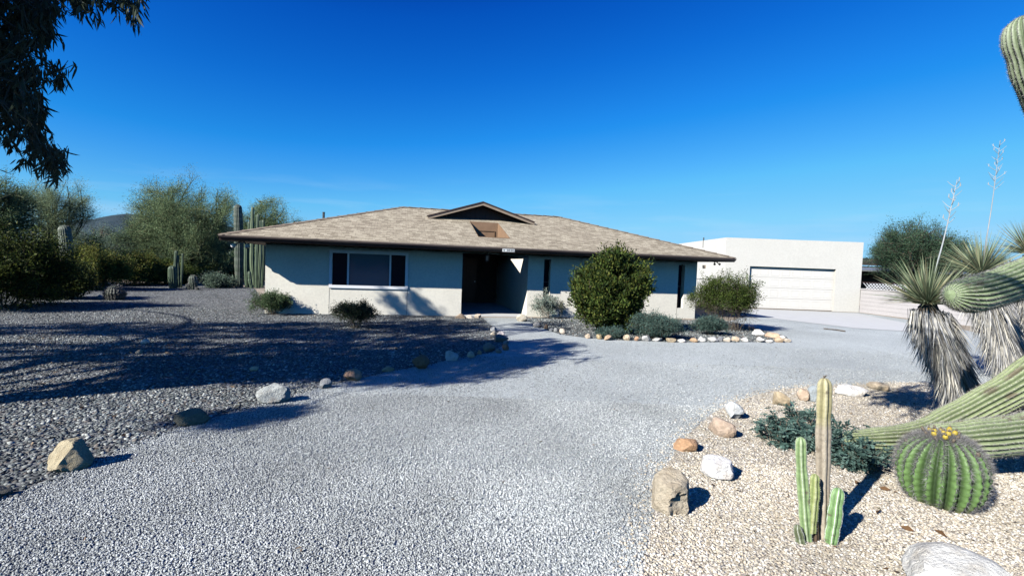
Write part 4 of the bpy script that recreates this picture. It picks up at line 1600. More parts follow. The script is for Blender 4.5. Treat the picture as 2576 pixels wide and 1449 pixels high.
# ------------------------------------------------------------------ shrubs and trees
class Plant:
    """limbs that grow from a base into a lumpy crown; leaves sit along the outer twigs"""

    def __init__(s, base, W, D, Ht, zc=.55, seed=0, lobes=5, flat=.0, lift=.0, pear=0.):
        s.pear = pear
        s.r = np.random.default_rng(seed)
        s.base = np.array(base, float)
        s.half = np.array([W / 2, D / 2, Ht * (1 - lift) / 2])
        s.c = s.base + np.array([0, 0, Ht * lift + Ht * (1 - lift) / 2])
        s.k = s.r.normal(size=(lobes, 3)) * 2.6
        s.ph = s.r.uniform(0, 6.28, lobes)
        s.amp = .56 / lobes ** .5
        s.limbs, s.tips, s.tdir = [], [], []
        s.Ht = Ht

    def surf(s, d):
        m = 1 + s.amp * np.sin(d @ s.k.T + s.ph).sum(-1) * .8
        q = d * s.half * np.clip(m, .45, 1.25)[..., None]
        q[..., :2] *= (1 - s.pear * d[..., 2])[..., None]
        return s.c + q

    def grow(s, nl, ns, nt, r0, zlow=-.5, spread=.15, wob=.10, r_mult=.55):
        for i in range(nl):
            a = 2 * np.pi * (i + s.r.uniform(-.3, .3)) / nl
            zd = s.r.uniform(zlow + .3, .95)
            d = unit(np.array([math.cos(a) * math.sqrt(1 - zd * zd), math.sin(a) * math.sqrt(1 - zd * zd), zd]))
            e = s.c + (s.surf(d) - s.c) * s.r.uniform(.55, .85)
            b0 = s.base + np.array([math.cos(a), math.sin(a), 0]) * s.r.uniform(.2, 1) * spread * s.half[0]
            ln = np.linalg.norm(e - b0)
            m1 = b0 + (e - b0) * .35 + np.array([0, 0, ln * .08]) + s.r.normal(0, wob, 3) * ln * .5
            m2 = b0 + (e - b0) * .7 + s.r.normal(0, wob, 3) * ln * .5
            P = spline([b0, m1, m2, e], 12)
            s.limbs.append((P, np.linspace(r0, r0 * .35, 12) * s.r.uniform(.7, 1.1), 6))
            for j in range(ns):
                t = s.r.uniform(.3, 1)
                p0 = P[int(t * 11)]
                d2 = unit(d + s.r.normal(0, .75, 3))
                if d2[2] < zlow:
                    d2[2] = zlow + abs(s.r.normal(0, .2))
                    d2 = unit(d2)
                e2 = s.c + (s.surf(d2) - s.c) * s.r.uniform(.72, 1.0)
                e2 = p0 + (e2 - p0) * s.r.uniform(.65, 1.0)
                l2 = np.linalg.norm(e2 - p0)
                P2 = spline([p0, p0 + (e2 - p0) * .5 + s.r.normal(0, wob, 3) * l2 + np.array([0, 0, l2 * .06]), e2], 7)
                s.limbs.append((P2, np.linspace(r0 * .42, r0 * .12, 7), 5))
                for k in range(nt):
                    t3 = s.r.uniform(.25, 1)
                    q0 = P2[int(t3 * 6)]
                    d3 = unit(unit(e2 - p0) * .8 + unit(q0 - s.c) * .5 + s.r.normal(0, .6, 3))
                    l3 = s.half.mean() * s.r.uniform(.15, .38)
                    e3 = q0 + d3 * l3
                    s.limbs.append((np.array([q0, (q0 + e3) / 2 + s.r.normal(0, .04, 3) * l3, e3]), np.array([r0 * .12, r0 * .09, r0 * .05]), 3))
                    s.tips.append((q0, e3))
        return s

    def wood(s, name, mat, parent, minr=0.):
        b = MB()
        for P, rd, n in s.limbs:
            if rd[0] >= minr:
                b.tube(P, np.maximum(rd, .002), n, None, False)
        return b.build(name, mat, parent, True, False)

    def foliage(s, name, mat, parent, per, ln, wd, pal, scat=.08, upw=.3, var=.18, zmin=.02, z0=0.):
        q = np.array(s.tips)
        n = len(q) * per
        t = s.r.uniform(.1, 1.08, n)[:, None]
        A, B_ = np.repeat(q[:, 0], per, 0), np.repeat(q[:, 1], per, 0)
        p = A + (B_ - A) * t + s.r.normal(0, scat, (n, 3))
        d = unit(unit(B_ - A) * .7 + s.r.normal(0, .75, (n, 3)) + np.array([0, 0, upw]))
        if z0:       # leafless lower stems
            ok = (p[:, 2] - s.base[2]) / s.Ht > z0 + s.r.normal(0, .08, n)
        else:
            ok = np.ones(n, bool)
        p[:, 2] = np.maximum(p[:, 2], zmin)
        # whole twigs differ a little in colour, as new and old growth do
        tw = np.repeat(np.exp(s.r.normal(0, .16, len(q))), per)[:, None]
        c = pick_cols(n, pal, var) * tw
        p, d, c = p[ok], d[ok], c[ok]
        n = len(p)
        V, Fc, cc = leaves(p, d, ln * s.r.uniform(.6, 1.2, n), wd * s.r.uniform(.7, 1.2, n), c)
        V[:, 2] = np.maximum(V[:, 2], .012)
        return fast_mesh(name, V, Fc, cc, mat, parent)


def plant_px(x0, x1, yt, yb, dep=None):
    """measured box -> base point, width, height (metres)"""
    g = at((x0 + x1) / 2, yb) if dep is None else at_depth((x0 + x1) / 2, yb, dep)
    s = depth(g) / F
    if dep is not None:
        g = np.array([g[0], g[1], 0.])
    top = at_depth((x0 + x1) / 2, yt, depth(g))[2]
    return g, (x1 - x0) * s, top


OLIVE = [(.065, .105, .026), (.10, .145, .035), (.14, .175, .042), (.048, .08, .024)]
OLIVE_Y = [(.17, .18, .035), (.12, .16, .036), (.22, .205, .05), (.075, .105, .027)]
GREYG = [(.15, .215, .15), (.115, .17, .12), (.205, .265, .195), (.085, .13, .09)]
PALO = [(.19, .27, .125), (.15, .225, .105), (.26, .32, .155), (.10, .155, .08)]
MESQ = [(.11, .18, .085), (.15, .22, .105), (.08, .13, .065), (.19, .26, .13)]
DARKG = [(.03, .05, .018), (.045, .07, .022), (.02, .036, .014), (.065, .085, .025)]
SAGE = [(.26, .32, .27), (.19, .25, .20), (.33, .38, .32)]
BLUEG = [(.095, .16, .135), (.07, .125, .105), (.13, .20, .165), (.05, .095, .08)]


def shrub(label, box, pal, nl, ns, nt, r0, per, ln, wd, name='shrub', cat='shrub', dep=None, lift=0., seed=1, group=None, mat=None, bark=None, Dm=.85, zlow=-.45, scat=.05, part='foliage', wp='stems', wob=.10, spread=.2, over=1.0, upw=.3, pear=0., z0=0.):
    g, W, Ht = plant_px(*box, dep)
    o = thing(name, label, cat, g, group)
    p = Plant(g, W * over, W * Dm * over, Ht, seed=seed, lift=lift, pear=pear).grow(nl, ns, nt, r0, zlow, spread, wob)
    p.wood(wp, bark or M['stem'], o)
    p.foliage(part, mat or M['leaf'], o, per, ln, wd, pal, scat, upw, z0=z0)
    return o


# shrubs standing before the house
shrub('tallest rounded olive green shrub growing before the house right of the entry', (1434, 1626, 624, 836), [(.035, .06, .015), (.05, .085, .018), (.085, .12, .026), (.024, .04, .012), (.13, .145, .03)], 24, 11, 7, .02, 30, .10, .042, seed=4, zlow=-.97, scat=.05, Dm=.9, pear=.26, upw=.9, spread=.35)
shrub('rounded open creosote bush with bare stems at its foot by the house corner', (1750, 1914, 698, 832), [(.065, .10, .02), (.05, .08, .016), (.10, .135, .028), (.03, .05, .013)], 46, 8, 5, .006, 30, .05, .022, seed=6, zlow=-.5, scat=.05, spread=.38, Dm=.8, pear=-.18, z0=.5, over=1.05)
shrub('low spreading grey green feathery bush under the tallest shrub', (1590, 1712, 786, 854), BLUEG, 30, 8, 5, .007, 22, .05, .012, seed=8, zlow=-.5, scat=.04, Dm=.8)
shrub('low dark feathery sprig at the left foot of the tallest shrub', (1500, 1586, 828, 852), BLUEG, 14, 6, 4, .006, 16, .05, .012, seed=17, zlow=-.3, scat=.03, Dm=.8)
shrub('small round grey green bush before the open creosote bush', (1744, 1828, 796, 843), BLUEG, 22, 7, 5, .006, 22, .05, .012, seed=9, zlow=-.4, scat=.03, Dm=.8)
shrub('thin pale sage plant against the wall left of the tallest shrub', (1340, 1412, 730, 802), SAGE, 11, 6, 5, .007, 13, .05, .026, seed=11, lift=.02, scat=.04, zlow=-.6)
shrub('wispy dark stemmed plant leaning right of the pale sage plant', (1392, 1426, 748, 802), [(.10, .12, .07), (.07, .085, .05)], 6, 4, 3, .006, 8, .045, .02, seed=12, scat=.03)
shrub('green feathery shrub standing before the left corner of the house', (634, 738, 726, 792), [(.11, .17, .075), (.08, .13, .06), (.15, .21, .10), (.06, .10, .045)], 18, 7, 5, .008, 15, .06, .018, seed=13, zlow=-.4, scat=.04, upw=.5)
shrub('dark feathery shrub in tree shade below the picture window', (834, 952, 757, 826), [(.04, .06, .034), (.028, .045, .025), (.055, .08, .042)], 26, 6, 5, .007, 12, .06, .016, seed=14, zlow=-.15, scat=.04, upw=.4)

# feathery low shrub in the tan bed: stems with real twice-divided leaves
fb_g, fb_w, fb_h = plant_px(1912, 2190, 1018, 1150)
fb = thing('feather_bush', 'low blue green feathery leaved bush sprawling behind the fence post cactus', 'shrub', fb_g)
b = MB()
LB, LD, LC, LL = [], [], [], []
cpx = [(2000, 1100, 46), (2060, 1110, 50), (1975, 1068, 40), (2095, 1130, 46), (2140, 1140, 36), (2030, 1060, 30), (2150, 1150, 30), (1950, 1090, 30), (2010, 1040, 18), (2125, 1085, 36), (2180, 1158, 20)]
for (cx_, cy_, rr_) in cpx:
    ctr = at(cx_, cy_ + 26)
    sc_ = depth(ctr) / F
    for q in range(int(16 * rr_ / 40)):
        a = rng.uniform(0, 6.28)
        s0 = ctr + np.array([math.cos(a), math.sin(a), 0]) * rng.uniform(0, rr_ * sc_ * .78) * np.array([1, .9, 1])
        top = s0 + np.array([math.cos(a) * .10, math.sin(a) * .10, rng.uniform(.09, .24)])
        P = spline([s0, (s0 + top) / 2 + rng.normal(0, .02, 3), top], 6)
        b.tube(P, np.linspace(.004, .002, 6), 4, None, False)
        for fr_i in range(7):
            p0 = P[rng.integers(2, 6)]
            d = unit(np.array([math.cos(a), math.sin(a), .2]) * .6 + rng.normal(0, .7, 3))
            ln_ = rng.uniform(.09, .16)
            side = unit(np.cross(d, (0, 0, 1.)) + rng.normal(0, .2, 3))
            col = pick_cols(1, BLUEG, .18)[0]
            for pn in range(6):
                for sg_ in (-1, 1):
                    o_ = p0 + d * ln_ * (.2 + .8 * pn / 6) - np.array([0, 0, .25 * ln_ * (pn / 6) ** 2])
                    LB.append(o_)
                    LD.append(unit(d * .45 + side * sg_ + np.array([0, 0, .1])))
                    LC.append(col * rng.uniform(.85, 1.15))
                    LL.append(.042 * (1.05 - .5 * abs(pn / 6 - .3)))
b.build('stems', M['stem'], fb)
V, Fc, c = leaves(np.array(LB), np.array(LD), np.array(LL), .017, np.array(LC), .1)
V[:, 2] = np.maximum(V[:, 2], .015)
fast_mesh('foliage', V, Fc, c, M['leaf'], fb)

# ---- the desert garden left of the house
DG = 'desert shrubs beyond the river rock'


def tree(label, box, pal, nl, ns, nt, r0, per, ln, wd, dep, lift, seed, bark, name='desert_tree', cat='tree', group=None, **k):
    return shrub(label, box, pal, nl, ns, nt, r0, per, ln, wd, name, cat, dep, lift, seed, group, None, bark, k.pop('Dm', .8), k.pop('zlow', -.35), k.pop('scat', .12), 'crown', 'trunk', k.pop('wob', .13), k.pop('spread', .05), **k)


tree('large many stemmed palo verde tree left of the tall saguaro', (310, 606, 470, 718), PALO, 15, 13, 9, .10, 92, .11, .018, 29, .02, 21, M['greenbark'], zlow=-.6, scat=.16)
tree('palo verde tree showing above the left end of the roof', (586, 742, 490, 715), PALO, 10, 10, 8, .08, 80, .12, .02, 36, .2, 22, M['greenbark'], scat=.16)
tree('airy palo verde with a bare arching limb above the dark bushes', (70, 234, 446, 640), [(.25, .33, .18), (.31, .37, .21), (.20, .28, .15)], 9, 9, 8, .055, 80, .10, .013, 27, .45, 23, M['greenbark'], Dm=.7, scat=.15, over=1.05)
tree('tall mesquite at the left picture edge behind the dark bushes', (-170, 100, 448, 740), MESQ, 11, 10, 8, .10, 70, .10, .02, 23, .15, 24, M['greenbark'], scat=.14)
tree('grey green mesquite filling the gap before the distant hill', (190, 350, 562, 716), GREYG, 9, 9, 6, .09, 36, .14, .03, 38, .1, 25, M['bark'], scat=.16)
tree('hazy mesquite low behind the palo verde trunk', (300, 440, 560, 716), MESQ, 9, 9, 6, .09, 36, .14, .03, 42, .05, 26, M['bark'], scat=.16)
BUSH = [
    ('huge dark creosote bush spreading at the left edge of the gravel', (-150, 158, 580, 776), [(.04, .06, .016), (.06, .085, .018), (.03, .045, .014), (.10, .115, .022)], None, 31, 24),
    ('dark low bush hiding the foot of the stubby saguaro', (92, 222, 662, 752), [(.03, .048, .015), (.045, .065, .016), (.07, .085, .02)], None, 30, 16),
    ('yellowing bush right of the huge dark creosote', (150, 340, 622, 722), OLIVE_Y, 22., 32, 18),
    ('olive bush with yellow tips before the palo verde', (275, 430, 640, 718), OLIVE_Y, 26., 33, 16),
    ('dark green bush under the low limbs of the palo verde', (370, 490, 650, 719), OLIVE, 28., 34, 14),
    ('round olive bush behind the stubby saguaro', (70, 270, 590, 720), OLIVE, 24., 35, 16),
    ('dull green bush low against the distant hill', (230, 410, 600, 716), GREYG, 31., 36, 14),
    ('dark leafy bush behind the fat organ pipe stem', (430, 570, 640, 716), OLIVE, 33., 37, 14),
    ('low brushy bush at the foot of the many stemmed tree', (505, 585, 692, 724), GREYG, None, 38, 12),
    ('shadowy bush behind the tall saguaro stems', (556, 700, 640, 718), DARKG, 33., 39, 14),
]
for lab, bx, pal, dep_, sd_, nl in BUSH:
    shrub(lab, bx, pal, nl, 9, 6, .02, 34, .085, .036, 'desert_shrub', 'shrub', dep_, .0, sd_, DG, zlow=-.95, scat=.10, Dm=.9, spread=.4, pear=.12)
# far scrub belt that closes the horizon
FP, FL = [], []
n = 9000
xs = rng.uniform(-95, 70, n)
ys = rng.uniform(48, 120, n)
hh = (1.6 + 1.5 * (np.sin(xs * .31) * np.sin(ys * .23 + xs * .07) > 0) + .6 * np.sin(xs * .9)) * rng.uniform(.05, 1, n) ** .7
P = np.stack([xs, ys, np.maximum(hh, .05)], 1)
P2_ = P[:3500].copy()
P2_[:, 1] = -rng.uniform(40, 80, 3500)
P2_[:, 2] *= 1.5
P = np.vstack([P, P2_])
n = len(P)
P = np.repeat(P, 7, 0) + rng.normal(0, .35, (n * 7, 3))
P[:, 2] = np.maximum(P[:, 2], .05)
V, Fc, c = leaves(P, unit(rng.normal(size=(n * 7, 3)) + np.array([0, 0, .5])), .55, .24, pick_cols(n * 7, MESQ + GREYG + PALO, .2))
kind(fast_mesh('far_scrub', V, Fc, c, M['leaf']), 'stuff')

# tree and greenery behind the garage
tree('dark green mesquite tree growing beyond the garage and block wall', (2176, 2410, 552, 742), [(.05, .10, .062), (.07, .13, .075), (.035, .065, .042), (.10, .155, .08)], 14, 11, 8, .12, 66, .13, .028, 34, .24, 41, M['bark'], Dm=.7, scat=.16)
tree('low dark tree between the mesquite and the second yucca', (2330, 2500, 600, 742), DARKG, 8, 8, 6, .10, 30, .15, .04, 38, .05, 42, M['bark'])
tree('pale hazy tree low on the skyline behind the yuccas', (2420, 2620, 640, 742), GREYG, 8, 8, 6, .10, 30, .18, .05, 52, .05, 43, M['bark'])

# ---- small cacti in the desert garden
SP2 = (.05, .004, [(.42, .40, .34), (.30, .28, .24)])


def cactus_px(name, label, stems, group=None, cat='cactus'):
    """stems: list of (points px, base y, radii px, ribs, groove)"""
    root = None
    for (pts, yb, rpx, nr, gv, sp, c1, c2) in stems:
        g = at(pts[0][0], yb)
        dd = depth(g)
        if root is None:
            root = thing(name, label, cat, g, group)
        P = [at_depth(x, y, dd) for x, y in pts]
        P[0][2] = -.04
        cactus_stem('stem', root, P, [q * dd / F for q in rpx], nr, gv, c1, c2, 44, 6, sp, 3, 4)
    return root


SC1, SC2 = (.105, .13, .095), (.035, .05, .03)
FUZ = (.07, .006, [(.40, .385, .35), (.28, .27, .24)])
OC1, OC2 = (.10, .145, .085), (.03, .05, .027)
cactus_px('saguaro', 'tall single saguaro rising behind the left eave of the house', [([(602, 722), (601, 640), (600, 570), (598, 514)], 722, [9, 10.5, 10.5, 9.5], 17, .15, SP2, (.115, .145, .105), SC2)])
cactus_px('organ_pipe_cactus', 'cluster of slim organ pipe stems between the tall saguaro and the house', [
    ([(622, 722), (620, 670), (621, 600)], 723, [5, 6, 5], 9, .25, None, OC1, OC2),
    ([(640, 724), (634, 660), (634, 580), (636, 520)], 724, [4, 5.5, 4.6, 3.2], 8, .25, None, (.18, .235, .13), OC2),
    ([(646, 725), (646, 660), (648, 600), (649, 538)], 725, [4, 5.2, 4.6, 3.2], 8, .25, None, OC1, OC2),
    ([(650, 725), (654, 660), (655, 600), (655, 553)], 725, [4, 5, 4.2, 2.8], 8, .25, None, (.18, .235, .13), OC2),
    ([(634, 726), (629, 705), (627, 682)], 726, [4, 5, 4.2], 8, .25, None, OC1, OC2),
    ([(659, 724), (662, 650), (662, 552)], 724, [4, 4.8, 3.2], 8, .25, None, OC1, OC2),
    ([(628, 723), (627, 640), (627, 556)], 723, [3.5, 4.2, 3.2], 8, .25, None, OC1, OC2)])
cactus_px('organ_pipe_cactus', 'squat fat ribbed cactus with slim stems behind it before the palo verde', [
    ([(436, 726), (434, 700), (433, 668)], 726, [8, 10, 9], 13, .22, None, OC1, OC2),
    ([(444, 724), (441, 680), (443, 630)], 724, [3.4, 4, 3.4], 8, .25, None, OC1, OC2),
    ([(450, 724), (448, 690), (448, 642)], 724, [3.4, 3.8, 3], 8, .25, None, OC1, OC2),
    ([(455, 724), (457, 690), (460, 637)], 724, [2.8, 3.2, 2.2], 8, .25, None, OC1, OC2)])
cactus_px('barrel_cactus', 'small upright fuzzy cactus with two pups beside the fat ribbed cactus', [
    ([(487, 729), (486, 712), (485, 692)], 729, [7, 10, 9], 13, .15, FUZ, SC1, SC2),
    ([(475, 729), (474, 720), (474, 714)], 729, [4, 5, 4], 11, .15, FUZ, SC1, SC2),
    ([(496, 730), (496, 726), (496, 722)], 730, [3, 3.4, 3], 9, .15, FUZ, SC1, SC2)])
cactus_px('barrel_cactus', 'round spiny barrel cactus sitting alone on the far gravel', [([(289, 755), (289, 740), (289, 716)], 755, [17, 22.5, 19], 20, .09, (.10, .006, [(.26, .245, .235), (.17, .16, .15)]), (.085, .095, .075), (.05, .06, .045))])
gs = at_depth(163, 690, 21.)
sgs = thing('saguaro', 'stubby saguaro with pale crown poking out of the olive bushes', 'saguaro', (gs[0], gs[1], 0))
cactus_stem('stem', sgs, [(gs[0], gs[1], -.03), tuple(at_depth(168, 640, 21.)), tuple(at_depth(161, 566, 21.))], [.20, .235, .225], 19, .10, (.12, .145, .10), (.06, .08, .05), 44, 6, SP2, 3, 4)
# prickly pear
pg = at(160, 738)
pp = thing('prickly_pear', 'clump of pale green prickly pear pads below the dark creosote bush', 'cactus', pg)
pv, pf = ico(2)
for q in range(16):
    an = rng.uniform(0, 6.28)
    up_ = rng.uniform(.12, .6)
    c0 = pg + np.array([rng.uniform(-.7, .7), rng.uniform(-.4, .4), up_])
    rr = rng.uniform(.10, .15)
    v = pv * np.array([rr, .022, rr * 1.3])
    yw = rng.uniform(-1.2, 1.2)
    v = np.stack([v[:, 0] * math.cos(yw) - v[:, 1] * math.sin(yw), v[:, 0] * math.sin(yw) + v[:, 1] * math.cos(yw), v[:, 2] + v[:, 0] * rng.normal(0, .3)], 1)
    fast_mesh('pad', c0 + v, pf, np.repeat(pick_cols(1, [(.24, .32, .22), (.18, .25, .17)], .15), len(v), 0), M['flesh'], pp, True)

# ------------------------------------------------------------------ eucalyptus that hangs over the yard from the left
eu = thing('eucalyptus_tree', 'big dark eucalyptus with drooping leafy branches hanging in from the left', 'tree', (-10.6, 1.6, 0))
CL = []          # leafy hanging clusters: (point, size)


def seen(p, mx=30):
    q = pix(p)[0]
    return q[2] > .2 and -mx < q[0] < 2576 + mx and -mx < q[1] < 1449


# clusters in view, as they hang in the photograph
VIS = [((40, -10), 75, 34, 30), ((115, 15), 60, 34, 26), ((25, 60), 45, 40, 20), ((100, 70), 36, 30, 14), ((50, 120), 50, 40, 22), ((15, 180), 36, 46, 20), ((75, 180), 40, 34, 16),
       ((140, 178), 28, 8, 6), ((25, 260), 42, 46, 24), ((85, 250), 38, 34, 16), ((70, 310), 44, 30, 16), ((100, 350), 30, 24, 10), ((135, 385), 28, 26, 12), ((150, 405), 16, 16, 5), ((75, 395), 9, 12, 3),
       ((15, 330), 22, 26, 8), ((215, -22), 34, 24, 10), ((290, -18), 44, 26, 14), ((330, 8), 26, 16, 8), ((165, -30), 40, 24, 10), ((-60, 100), 60, 140, 40), ((-70, 300), 50, 80, 18)]
for (c_, rx, ry, n) in VIS:
    for _ in range(n):
        x, y = c_[0] + rng.normal(0, .5) * rx, c_[1] + rng.normal(0, .5) * ry
        CL.append((at_depth(x, y, rng.uniform(4.6, 6.0)), .5))
nvis = len(CL)
# the crown above them, towards the sun
for p, _ in list(CL)[::2]:
    for t_ in (1.6, 2.6, 3.6):
        q_ = p + np.array([-sh[0] * math.cos(R(SUN_EL)), -sh[1] * math.cos(R(SUN_EL)), math.sin(R(SUN_EL))]) * (t_ + rng.uniform(-.4, .4)) + rng.normal(0, .12, 3)
        if not seen(q_, 40):
            CL.append((q_, 1.))
            break
# clusters out of view, placed where the sun throws them on the yard
SHD = [(200, 824, 330, 6, 60), (200, 838, 330, 5, 50), (500, 816, 330, 6, 60), (560, 832, 300, 7, 60), (620, 847, 260, 5, 40),
       (110, 868, 200, 2.5, 16), (150, 884, 240, 3.5, 28), (120, 899, 220, 3, 22), (560, 866, 260, 3.5, 32), (600, 881, 280, 4, 38),
       (480, 900, 250, 5, 44), (600, 915, 270, 5, 50), (650, 930, 260, 5, 50), (580, 944, 180, 4, 26),
       (900, 818, 260, 8, 66), (950, 836, 250, 8, 66), (980, 852, 220, 6, 46), (920, 868, 220, 5, 44), (960, 884, 220, 5, 44), (930, 900, 220, 6, 50), (960, 918, 200, 6, 50), (860, 935, 170, 5, 32), (800, 949, 140, 5, 22),
       (1120, 810, 120, 6, 28), (1130, 827, 120, 7, 34), (1150, 864, 130, 8, 40), (1180, 884, 130, 7, 34), (1300, 817, 120, 6, 22), (1320, 829, 110, 5, 18), (1310, 864, 140, 5, 28), (1340, 872, 120, 3.5, 16),
       (1240, 896, 150, 5, 28), (1200, 912, 170, 5, 28), (1140, 928, 160, 6, 26), (1160, 944, 130, 5, 20), (1080, 956, 120, 5, 14), (1010, 797, 130, 3, 14),
       (645, 1048, 90, 7, 16), (700, 1034, 60, 4, 8), (250, 772, 220, 3, 14)]
for (cx_, cy_, rx, ry, n) in SHD:
    for _ in range(int(n * 1.15)):
        g = at(cx_ + rng.uniform(-1, 1) * rx, cy_ + rng.normal(0, .5) * ry)
        for tr in range(8):
            zc = rng.uniform(4.2, 8.0) + tr * .4
            p = g - sh * (zc / TANEL) + np.array([0, 0, zc])
            if not seen(p, 60):
                CL.append((p, 1.))
                break
# two branches whose shade falls on the wall below the window
for (a_, b_, n) in (((985, 735), (1030, 795), 9), ((1035, 738), (1098, 792), 11)):
    for q in range(n):
        t = q / (n - 1)
        x, y = a_[0] + (b_[0] - a_[0]) * t + rng.normal(0, 5), a_[1] + (b_[1] - a_[1]) * t
        d = ray(x, y)
        P0 = H(0, 0, 0)
        tt = ((P0 - O) @ hn) / (d @ hn)
        g = O + d * tt
        zc = 8.2 + rng.normal(0, .25)
        CL.append((g - sh * ((zc - g[2]) / TANEL) + np.array([0, 0, zc - g[2]]), .8))
# an overhead spray whose shade falls beside the leaning yucca
SPRAY = []
for q in range(26):
    g = at(2300 + rng.normal(0, 26), 1000 + rng.normal(0, 13))
    zc = rng.uniform(4.4, 5.0)
    SPRAY.append((g - sh * (zc / TANEL) + np.array([0, 0, zc]), .7))
nmain = len(CL)
CL += SPRAY

B0, D0, L0, W0_, C0 = [], [], [], [], []
tw = MB()
EUC_SHADED = [(.028, .042, .026), (.036, .055, .034), (.02, .03, .02), (.055, .07, .045)]  # leaf colours darkened to carry the shade of the crown above
for i, (p, s_) in enumerate(CL):
    vis = i < nvis
    nl_ = 15 if vis else 17
    sway = unit(np.array([rng.normal(0, .5), rng.normal(0, .5), -.9]))
    l_ = (.26 if vis else .34) * rng.uniform(.7, 1.3)
    P = np.array([p - sway * l_ * .5, p + rng.normal(0, .02, 3), p + (sway + np.array([0, 0, -.25])) * l_ * .5])
    tw.tube(P, [.004, .003, .0015], 3, None, False)
    t = rng.random(nl_)
    b0 = P[0] + (P[2] - P[0]) * t[:, None] + rng.normal(0, .02 if vis else .10, (nl_, 3))
    B0.append(b0)
    D0.append(unit(rng.normal(0, .45, (nl_, 3)) + np.array([0, 0, -.9]) + sway * .3))
    L0.append(rng.uniform(.085, .16, nl_) if vis else rng.uniform(.17, .30, nl_))
    W0_.append(rng.uniform(.017, .028, nl_) if vis else rng.uniform(.04, .07, nl_))
    C0.append(pick_cols(nl_, EUC_SHADED, .2))
B0, D0, L0, W0_, C0 = map(np.concatenate, (B0, D0, L0, W0_, C0))
n = len(B0)
S = unit(np.cross(D0, rng.normal(size=(n, 3))))
bend = rng.uniform(-.28, .28, n)
N = np.cross(S, D0)
rows = []
for t, wf in ((0, .12), (.3, 1.), (.65, .8), (1., .03)):
    c = B0 + D0 * (L0 * t)[:, None] + S * (bend * L0 * t * t)[:, None]
    rows += [c - S * (W0_ * wf / 2)[:, None], c + S * (W0_ * wf / 2)[:, None]]
V = np.stack(rows, 1).reshape(-1, 3)
f1 = np.array([[0, 1, 3, 2], [2, 3, 5, 4], [4, 5, 7, 6]])
Fc = (f1[None] + (np.arange(n) * 8)[:, None, None]).reshape(-1, 4)
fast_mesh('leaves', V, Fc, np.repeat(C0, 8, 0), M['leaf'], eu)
tw.build('twigs', M['stem'], eu, False, False)
# limbs: trunk, then boughs that run out to groups of clusters
TB = np.array([-10.6, 1.6, 0.])
b = MB()
TT = spline([TB - np.array([0, 0, .1]), TB + np.array([.1, .05, 2.2]), TB + np.array([.35, .3, 4.4]), TB + np.array([.3, .5, 6.8]), TB + np.array([.6, .9, 9.0])], 24)
b.tube(TT, np.linspace(.34, .10, 24), 12)
b.build('trunk', M['bark'], eu, True)
pts = np.array([c[0] for c in CL[:nmain]])
K = 46
cen = pts[rng.choice(len(pts), K, False)]
for _ in range(8):
    dd = ((pts[:, None] - cen[None]) ** 2).sum(2)
    lab = dd.argmin(1)
    for k_ in range(K):
        if (lab == k_).any():
            cen[k_] = pts[lab == k_].mean(0)
b = MB()
for k_ in range(K):
    sel = pts[lab == k_]
    if not len(sel):
        continue
    e = cen[k_] + np.array([0, 0, .3])
    hz_ = np.linalg.norm(e[:2] - TB[:2])
    zs = np.clip(e[2] - hz_ * .45, 2.6, 8.6)
    s0 = TT[np.abs(TT[:, 2] - zs).argmin()]
    mid = s0 + (e - s0) * .55 + np.array([0, 0, .14 * hz_])
    P = spline([s0, mid, e], 12)
    q = pix(P)
    if ((q[:, 2] > .3) & (q[:, 0] > -10) & (q[:, 0] < 2586) & (q[:, 1] > -10) & (q[:, 1] < 440)).sum() > 5:
        P = spline([s0, s0 + (e - s0) * .4 + np.array([-.6, -.8, .5 + .1 * hz_]), e], 12)
    b.tube(P, np.linspace(.035 + .004 * hz_, .012, 12), 6, None, False)
    for g in sel[::4]:
        p0 = P[rng.integers(6, 12)]
        b.tube(spline([p0, (p0 + g) / 2 + np.array([0, 0, .12]), g], 6), np.linspace(.012, .004, 6), 4, None, False)
b.build('branches', M['bark'], eu, True, False)
# the spray overhead hangs from a bough that comes from behind the photographer
b = MB()
sp_ = np.mean([c[0] for c in SPRAY], 0) + np.array([0, 0, .3])
P = spline([(3.4, -9, 0), (3.3, -8.6, 3.5), (2.4, -5, 6.0), sp_], 20)
b.tube(P, np.linspace(.2, .015, 20), 7)
for c_ in SPRAY:
    b.tube([P[-3], c_[0]], [.008, .003], 4, None, False)
b.build('bough', M['bark'], eu, True, False)

# ------------------------------------------------------------------ litter
b = MB()
q0, q1 = at(2072, 829), at(2126, 835)
b.tube(spline([q0 + np.array([0, 0, .02]), (q0 + q1) / 2 + np.array([.05, .1, .03]), q1 + np.array([0, 0, .02])], 8), np.linspace(.012, .025, 8), 6)
b.tube([(q0 + q1) / 2 + np.array([0, .1, .03]), (q0 + q1) / 2 + np.array([-.15, .35, .04])], [.012, .006], 5)
tag(b.build('twig', M['bark']), 'dark dry twig lying alone on the pale driveway before the garage', 'twig')
LF = [(2382, 1360, 'curled brown dry leaf below the fat barrel cactus'), (2150, 1215, 'brown dry leaf between the cactus clump and its shadow'), (2240, 1240, 'crumpled dry leaf left of the fat barrel cactus'),
      (2205, 1300, 'dark dry leaf on tan gravel right of the short green stem'), (2300, 1345, 'blackish dry leaf before the fat barrel cactus'), (2130, 1262, 'narrow dry leaf beside the short green stem tip')]
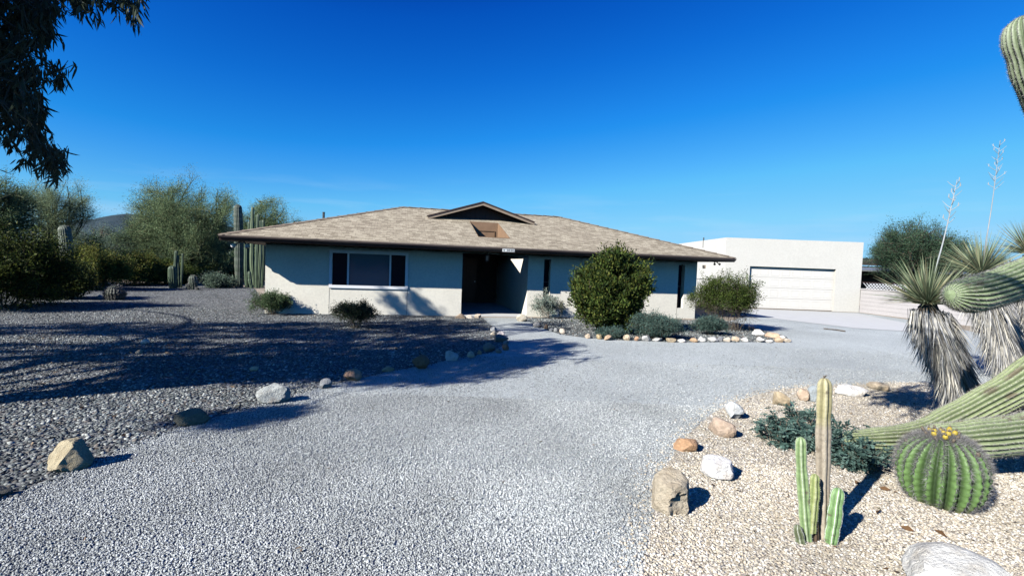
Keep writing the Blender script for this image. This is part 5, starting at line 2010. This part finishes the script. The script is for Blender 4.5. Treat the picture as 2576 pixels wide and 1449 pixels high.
for (x, y, lab_) in LF:
    p = at(x, y)
    V, Fc, c = leaves(np.array([p + np.array([0, 0, .03])]), unit(np.array([[rng.normal(), rng.normal(), .12]])), .085, .035, np.array([[.16, .09, .045]]), .35)
    V2 = np.concatenate([V, V - np.array([0, 0, .004])])
    F2 = np.concatenate([Fc, Fc[:, ::-1] + 4])
    tag(fast_mesh('dry_leaf', V2, F2, np.concatenate([c, c]), M['matt_leaf']), lab_, 'dry leaf')

# ------------------------------------------------------------------ loose stone cover, real stones
DR = [(.39, .412, .405), (.49, .513, .50), (.31, .326, .328), (.22, .233, .237), (.57, .59, .578), (.435, .455, .437), (.345, .363, .362)]
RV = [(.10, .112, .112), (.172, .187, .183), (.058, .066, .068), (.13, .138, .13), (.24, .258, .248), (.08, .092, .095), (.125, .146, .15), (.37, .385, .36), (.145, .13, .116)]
TN = [(.52, .47, .375), (.44, .39, .30), (.60, .555, .465), (.34, .29, .22), (.67, .64, .57), (.48, .43, .35), (.53, .455, .34)]
_, a1 = stones('loose_drive_gravel', DRIVE, [(2.0, 4.2, 11500), (4.2, 6.5, 5200), (6.5, 9.5, 1300), (9.5, 12, 300)], (.004, .0092), (.45, .8), DR, M['stone'], 0, (RIVER, TAN))
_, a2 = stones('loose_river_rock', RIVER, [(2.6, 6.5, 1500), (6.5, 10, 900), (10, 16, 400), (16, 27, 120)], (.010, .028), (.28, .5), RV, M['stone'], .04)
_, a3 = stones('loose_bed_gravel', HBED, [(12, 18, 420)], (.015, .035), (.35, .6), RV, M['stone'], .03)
_, a4 = stones('loose_tan_gravel', TAN, [(2.0, 4.5, 6500), (4.5, 8.5, 2600)], (.005, .0135), (.45, .75), TN, M['stone'], .13)
print('stones', a1, a2, a3, a4)


# dry leaves, chips and twig bits lying about: nobody could count them
def litter(poly, n, xr, yr, s0, s1):
    p = np.stack([rng.uniform(*xr, n), rng.uniform(*yr, n), rng.uniform(.014, .03, n)], 1)
    return p[inside(p, poly)], s0, s1


LP, LSZ = [], []
for poly, n, xr, yr, s0, s1 in ((TAN, 900, (1, 6), (2.3, 7.5), .018, .05), (DRIVE, 500, (-4, 8), (2.6, 15), .015, .045), (RIVER, 1500, (-10, 0), (4, 16), .03, .09), (HBED, 600, (-1, 9), (12, 17), .03, .08)):
    p, a_, b_ = litter(poly, n, xr, yr, s0, s1)
    LP.append(p)
    LSZ.append(rng.uniform(a_, b_, len(p)))
LP, LSZ = np.concatenate(LP), np.concatenate(LSZ)
n = len(LP)
d = unit(np.stack([rng.normal(size=n), rng.normal(size=n), rng.normal(0, .12, n)], 1))
V, Fc, c = leaves(LP, d, LSZ, LSZ * rng.uniform(.12, .45, n), pick_cols(n, [(.13, .08, .045), (.20, .135, .08), (.06, .045, .035), (.28, .21, .14), (.10, .09, .06)], .2), .3)
V[:, 2] = np.maximum(V[:, 2], .012)
kind(fast_mesh('leaf_litter', V, Fc, c, M['matt_leaf']), 'stuff')
